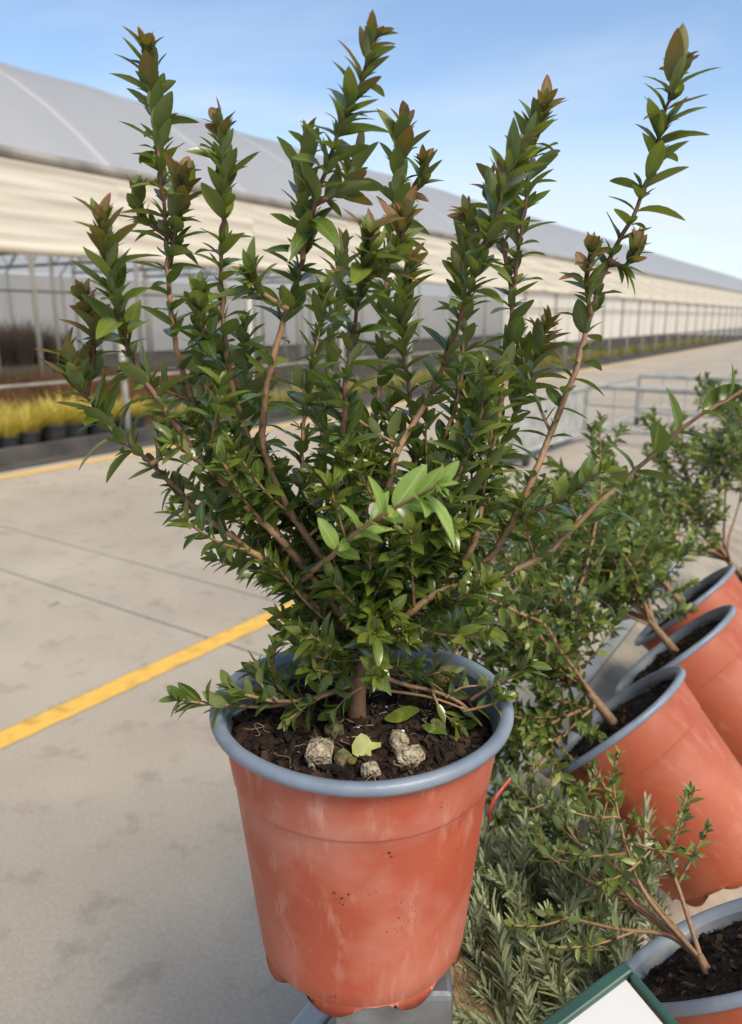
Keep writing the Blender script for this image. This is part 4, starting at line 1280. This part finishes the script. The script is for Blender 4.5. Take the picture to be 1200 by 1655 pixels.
TH = R(44)
C44 = Vector((NG.x * math.cos(TH), NG.y * math.cos(TH), math.sin(TH)))
def rim_on_bed(px, py, dep, th):
    """slide the rim centre along its pixel ray until the pot's foot rests on the bed"""
    zt_ = BED + 0.002 + 0.0745 * math.cos(th) + TILT_H * math.sin(th)
    return at_z(px, py, zt_)
p1 = rim_on_bed(985, 1160, 0.83, TH)
m1, a1 = leaning_pot(p1, TH, 'large leaning terracotta pot with thin grey rim, mouth turned to the upright pot', None, LEAN_AZ, 2.0)
p2 = rim_on_bed(1086, 1046, 1.05, TH)
m2, a2 = leaning_pot(p2, TH, 'leaning terracotta pot second in the row, half hidden by the pot before it', None, LEAN_AZ, 3.0)
p3 = rim_on_bed(1102, 975, 1.3, R(42))
m3, a3 = leaning_pot(p3, R(42), 'leaning orange terracotta pot third in the row, wedged behind two others', None, LEAN_AZ, 4.0)
p4 = rim_on_bed(1200, 930, 1.5, R(42))
m4, a4 = leaning_pot(p4, R(42), 'leaning terracotta pot fourth in the row, only a sliver of rim showing', None, LEAN_AZ, 5.0)
TH6 = R(66)
p6 = p4 + DG * 0.30 + RB * 0.06; p6.z = BED + 0.002 + 0.0745 * math.cos(TH6) + TILT_H * math.sin(TH6)
m6, a6 = leaning_pot(p6, TH6, 'leaning terracotta pot last in the row at the cart end', None, LEAN_AZ, 6.0)
TH5 = R(50)
p5 = at_z(1192, 1518, BED + 0.002 + 0.0745 * math.cos(TH5) + TILT_H * math.sin(TH5))
m5, a5 = leaning_pot(p5, TH5, 'slightly tilted terracotta pot in front, mouth open with dark soil and bare twigs', None, R(-35), 7.0)

shrub(m1, a1, 101, 'dense green shrub spilling from the large leaning pot behind the upright one', 13, 0.31, 0.8,
      [[m1 + a1 * 0.05, at_y(850, 1050, 0.80), at_y(700, 985, 0.84), at_y(560, 955, 0.86), at_y(395, 932, 0.86)],
       [m1 + a1 * 0.03, rel(900, 1200, .84), rel(850, 1260, .84), rel(810, 1330, .84)], [m1 + a1 * 0.03, rel(890, 1150, .88), rel(830, 1160, .90), rel(770, 1180, .92)],
       [m1 + a1 * 0.03, rel(890, 1170, .86), rel(840, 1210, .88), rel(790, 1250, .90)]], 170, 17, 0.32, -0.2)
shrub(m2, a2, 102, 'green shrub with bare tan twigs growing from the second leaning pot', 12, 0.27, 0.8, (), 130, 16, 0.4, -0.2, 0.15, 10)
shrub(m3, a3, 103, 'yellowish green shrub growing from the third leaning pot', 12, 0.25, 0.85, (), 110, 15, 0.55, -0.2, 0.15, 10)
shrub(m4, a4, 104, 'spreading shrub with fan of bare brown branches in the fourth leaning pot', 15, 0.31, 1.0, (), 110, 14, 0.45, -0.25, 0.5, 10)
shrub(m6, a6, 105, 'dark green shrub at the far end of the cart behind the other shrubs', 13, 0.30, 0.7, (), 90, 13, 0.25, 0.0, 0.15)
m5 = p5 - a5 * 0.011 + (rel(1100, 1500, .62) - rel(1190, 1490, .62)) * 0.7
s5 = [[m5, rel(1060, 1490, .60), rel(1000, 1440, .63), rel(930, 1395, .68), rel(850, 1352, .74)],
      [m5, rel(1040, 1470, .61), rel(950, 1425, .65), rel(880, 1372, .71), rel(822, 1300, .77)],
      [m5, rel(1050, 1455, .59), rel(1020, 1390, .60), rel(1000, 1320, .60), rel(991, 1262, .60)],
      [m5, rel(1095, 1430, .59), rel(1070, 1372, .60), rel(1025, 1322, .60)],
      [m5, rel(1080, 1512, .58), rel(1000, 1502, .59), rel(930, 1486, .61), rel(870, 1476, .63)],
      [m5, rel(1045, 1445, .61), rel(960, 1372, .67), rel(900, 1302, .73), rel(862, 1258, .77)],
      [m5, rel(1040, 1475, .61), rel(960, 1420, .65), rel(900, 1340, .73), rel(830, 1280, .79)],
      [m5, rel(1000, 1430, .64), rel(920, 1350, .70), rel(850, 1290, .78), rel(800, 1270, .82)]]
shrub(m5, a5, 106, 'sparse twiggy shrub reaching over the rosemary from the tilted front pot', 0, 0.2, 0.5, s5, 120, 15, 0.4, 0.1, 0.5, 4, 0.0135)

# ------------------------------------------------------------------ rosemary
def needle_tpl():
    vs, uv = [], []
    for t, w in ((0, 0.04), (0.25, 0.074), (0.65, 0.076), (0.92, 0.05)):
        for sx, u in ((-1, 0), (0, .5), (1, 1)):
            vs.append((sx * w, t, -0.10 * t * t - abs(sx) * 0.02)); uv.append((u, t))
    vs.append((0, 1, -0.11)); uv.append((.5, 1))
    fs = []
    for i in range(3):
        for k in range(2):
            a = i * 3 + k
            fs += [(a, a + 1, a + 4), (a, a + 4, a + 3)]
    fs += [(9, 10, 12), (10, 11, 12)]
    return np.array(vs), np.array(fs, dtype=np.int32), np.array(uv, dtype=np.float32)
NEED = [needle_tpl()]
def sprig_mesh(seed, ln=0.15):
    r2 = random.Random(seed)
    lv = []
    n = 28
    for i in range(n):
        t = i / (n - 1)
        p = Vector((0.006 * math.sin(t * 3 + seed), ln * t, 0.012 * t * t))
        for k in range(3):
            an = i * 1.1 + k * 2.09 + r2.uniform(-.3, .3)
            q = Vector((math.cos(an), 0, math.sin(an)))
            op = R(r2.uniform(18, 50) * (1 - 0.5 * t ** 3))
            T = Vector((0, 1, 0.1)).normalized()
            d_ = T * math.cos(op) + q * math.sin(op)
            lv.append((0, frame(p, d_, T - q * 0.3 + Vector((r2.gauss(0, .3), 0, r2.gauss(0, .3))), r2.uniform(0.016, 0.025) * (0.75 + 0.25 * math.sin(PI * t)), r2.uniform(0.8, 1.15)), 0))
    me = merged_leaves('sprig', lv, [ROSE, STEM], NEED)
    return me
SPRIGS = [sprig_mesh(i + 1, 0.075 + 0.010 * i) for i in range(6)]
def rosemary(c, n, seed, label):
    r2 = random.Random(seed)
    t = thing('rosemary_plant', label, 'rosemary', c)
    mb = MB(); mb.tube([c, c + Vector((0.004, 0.002, 0.02)), c + Vector((0, 0.004, 0.06))], [0.004, 0.0035, 0.002], 6)
    mb.build('trunk', STEM, t, True, True)
    for i in range(n):
        a = r2.uniform(0, 2 * PI)
        el = r2.uniform(0.35, 1.4)
        d_ = Vector((math.cos(a) * math.cos(el) - 0.45, math.sin(a) * math.cos(el) + 0.35, math.sin(el))).normalized()
        o = link_mesh('sprig', SPRIGS[r2.randrange(6)], t)
        z = Vector((0, 0, 1)) - d_ * d_.z
        z = z.normalized() if z.length > 0.05 else Vector((0, 1, 0))
        z = Matrix.Rotation(r2.uniform(-1.2, 1.2), 3, d_) @ z
        x = d_.cross(z)
        s = r2.uniform(0.75, 1.05)
        M = Matrix(((x.x, d_.x, z.x, 0), (x.y, d_.y, z.y, 0), (x.z, d_.z, z.z, 0), (0, 0, 0, 1)))
        off = Vector((r2.gauss(0, 0.03), r2.gauss(0, 0.03), 0.04 + abs(r2.gauss(0, 0.022))))
        o.matrix_basis = Matrix.Translation(off) @ M @ Matrix.Scale(s, 4)
    return t
for k, (px, py, lab) in enumerate(((800, 1690, 'rosemary plant with pale needles beside the sandy stone'), (910, 1700, 'rosemary plant with upright needles behind the green framed board'),
                                   (860, 1590, 'rosemary plant in the middle of the clump on the cart bed'), (965, 1600, 'rosemary plant beside the tilted front pot'),
                                   (805, 1560, 'rosemary plant tucked close to the upright pot'))):
    rosemary(at_z(px, py, BED + 0.001) , 44, 300 + k, lab)

# ------------------------------------------------------------------ framed board
def board():
    c0 = rel(1010, 1556, 0.475); cl_ = rel(868, 1662, 0.455); cr_ = rel(1150, 1662, 0.435)
    X = (cl_ - c0); Yv = (cr_ - c0)
    x = X.normalized(); n_ = x.cross(Yv).normalized()
    if n_.z < 0: n_ = -n_
    y = n_.cross(x); 
    if y.dot(Yv) < 0: y = -y
    t = thing('price_board', 'white board with dark green frame on a stake in front of the tilted pot', 'board', c0)
    def q(a, b, c): return c0 + x * a + y * b + n_ * c
    def slab(name, a0, a1, b0, b1, z0, z1, mat, bev=0.0):
        vs = [q(a, b, z) for z in (z0, z1) for a, b in ((a0, b0), (a1, b0), (a1, b1), (a0, b1))]
        o = link_mesh(name, make_mesh(name, vs, [(0, 3, 2, 1), (4, 5, 6, 7), (0, 1, 5, 4), (1, 2, 6, 5), (2, 3, 7, 6), (3, 0, 4, 7)], mat, False), t, True)
        if bev:
            m_ = o.modifiers.new('bevel', 'BEVEL'); m_.width = bev; m_.segments = 2
    W_, H_ = 0.20, 0.15
    f = 0.008
    e0 = q(W_ / 2, H_ / 2, -0.004); b0 = Vector((e0.x, e0.y, BED + 0.001))
    mb = MB(); mb.tube([b0, e0], 0.005, 8); mb.build('stake', SIGN_GREEN, t, True, True)
    slab('panel', f * 0.8, W_ - f * 0.8, f * 0.8, H_ - f * 0.8, -0.004, 0.000, SIGN_WHITE)
    slab('frame_bar', 0, W_, 0, f, -0.008, 0.004, SIGN_GREEN, 0.0015)
    slab('frame_bar', 0, W_, H_ - f, H_, -0.008, 0.004, SIGN_GREEN, 0.0015)
    slab('frame_bar', 0, f * 0.55, f + 0.0005, H_ - f - 0.0005, -0.0075, 0.0035, SIGN_GREEN, 0.0012)
    slab('frame_bar', W_ - f * 0.55, W_, f + 0.0005, H_ - f - 0.0005, -0.0075, 0.0035, SIGN_GREEN, 0.0012)
board()

# ------------------------------------------------------------------ red plastic tags on the shrubs
def strap(pixs, lab, wid=0.003):
    pts = catmull([rel(*q) for q in pixs], 6)
    vs, fs = [], []
    for i, p in enumerate(pts):
        t_ = (pts[min(i + 1, len(pts) - 1)] - pts[max(0, i - 1)]).normalized()
        s_ = t_.cross(Vector((0.2, -0.8, 0.5))).normalized()
        k = t_.cross(s_)
        for a, b in ((-1, -1), (1, -1), (1, 1), (-1, 1)):
            vs.append(p + s_ * wid * a + k * 0.0004 * b)
    for i in range(len(pts) - 1):
        for k in range(4):
            fs.append((i * 4 + k, i * 4 + (k + 1) % 4, i * 4 + 4 + (k + 1) % 4, i * 4 + 4 + k))
    tag(link_mesh('plastic_tie', make_mesh('plastic_tie', vs, fs, RED_TAG)), lab, 'plant tie')
strap([(826, 1258, .70), (812, 1275, .695), (800, 1292, .69), (791, 1312, .69), (793, 1325, .70)], 'looped red plastic plant tie among leaves beside the upright pot', 0.0016)
strap([(1165, 655, 1.75), (1180, 645, 1.74), (1200, 632, 1.74)], 'red plastic plant tie on the dark shrub at the cart end', 0.004)
print('leaves', NL, 'objects', len(bpy.data.objects))
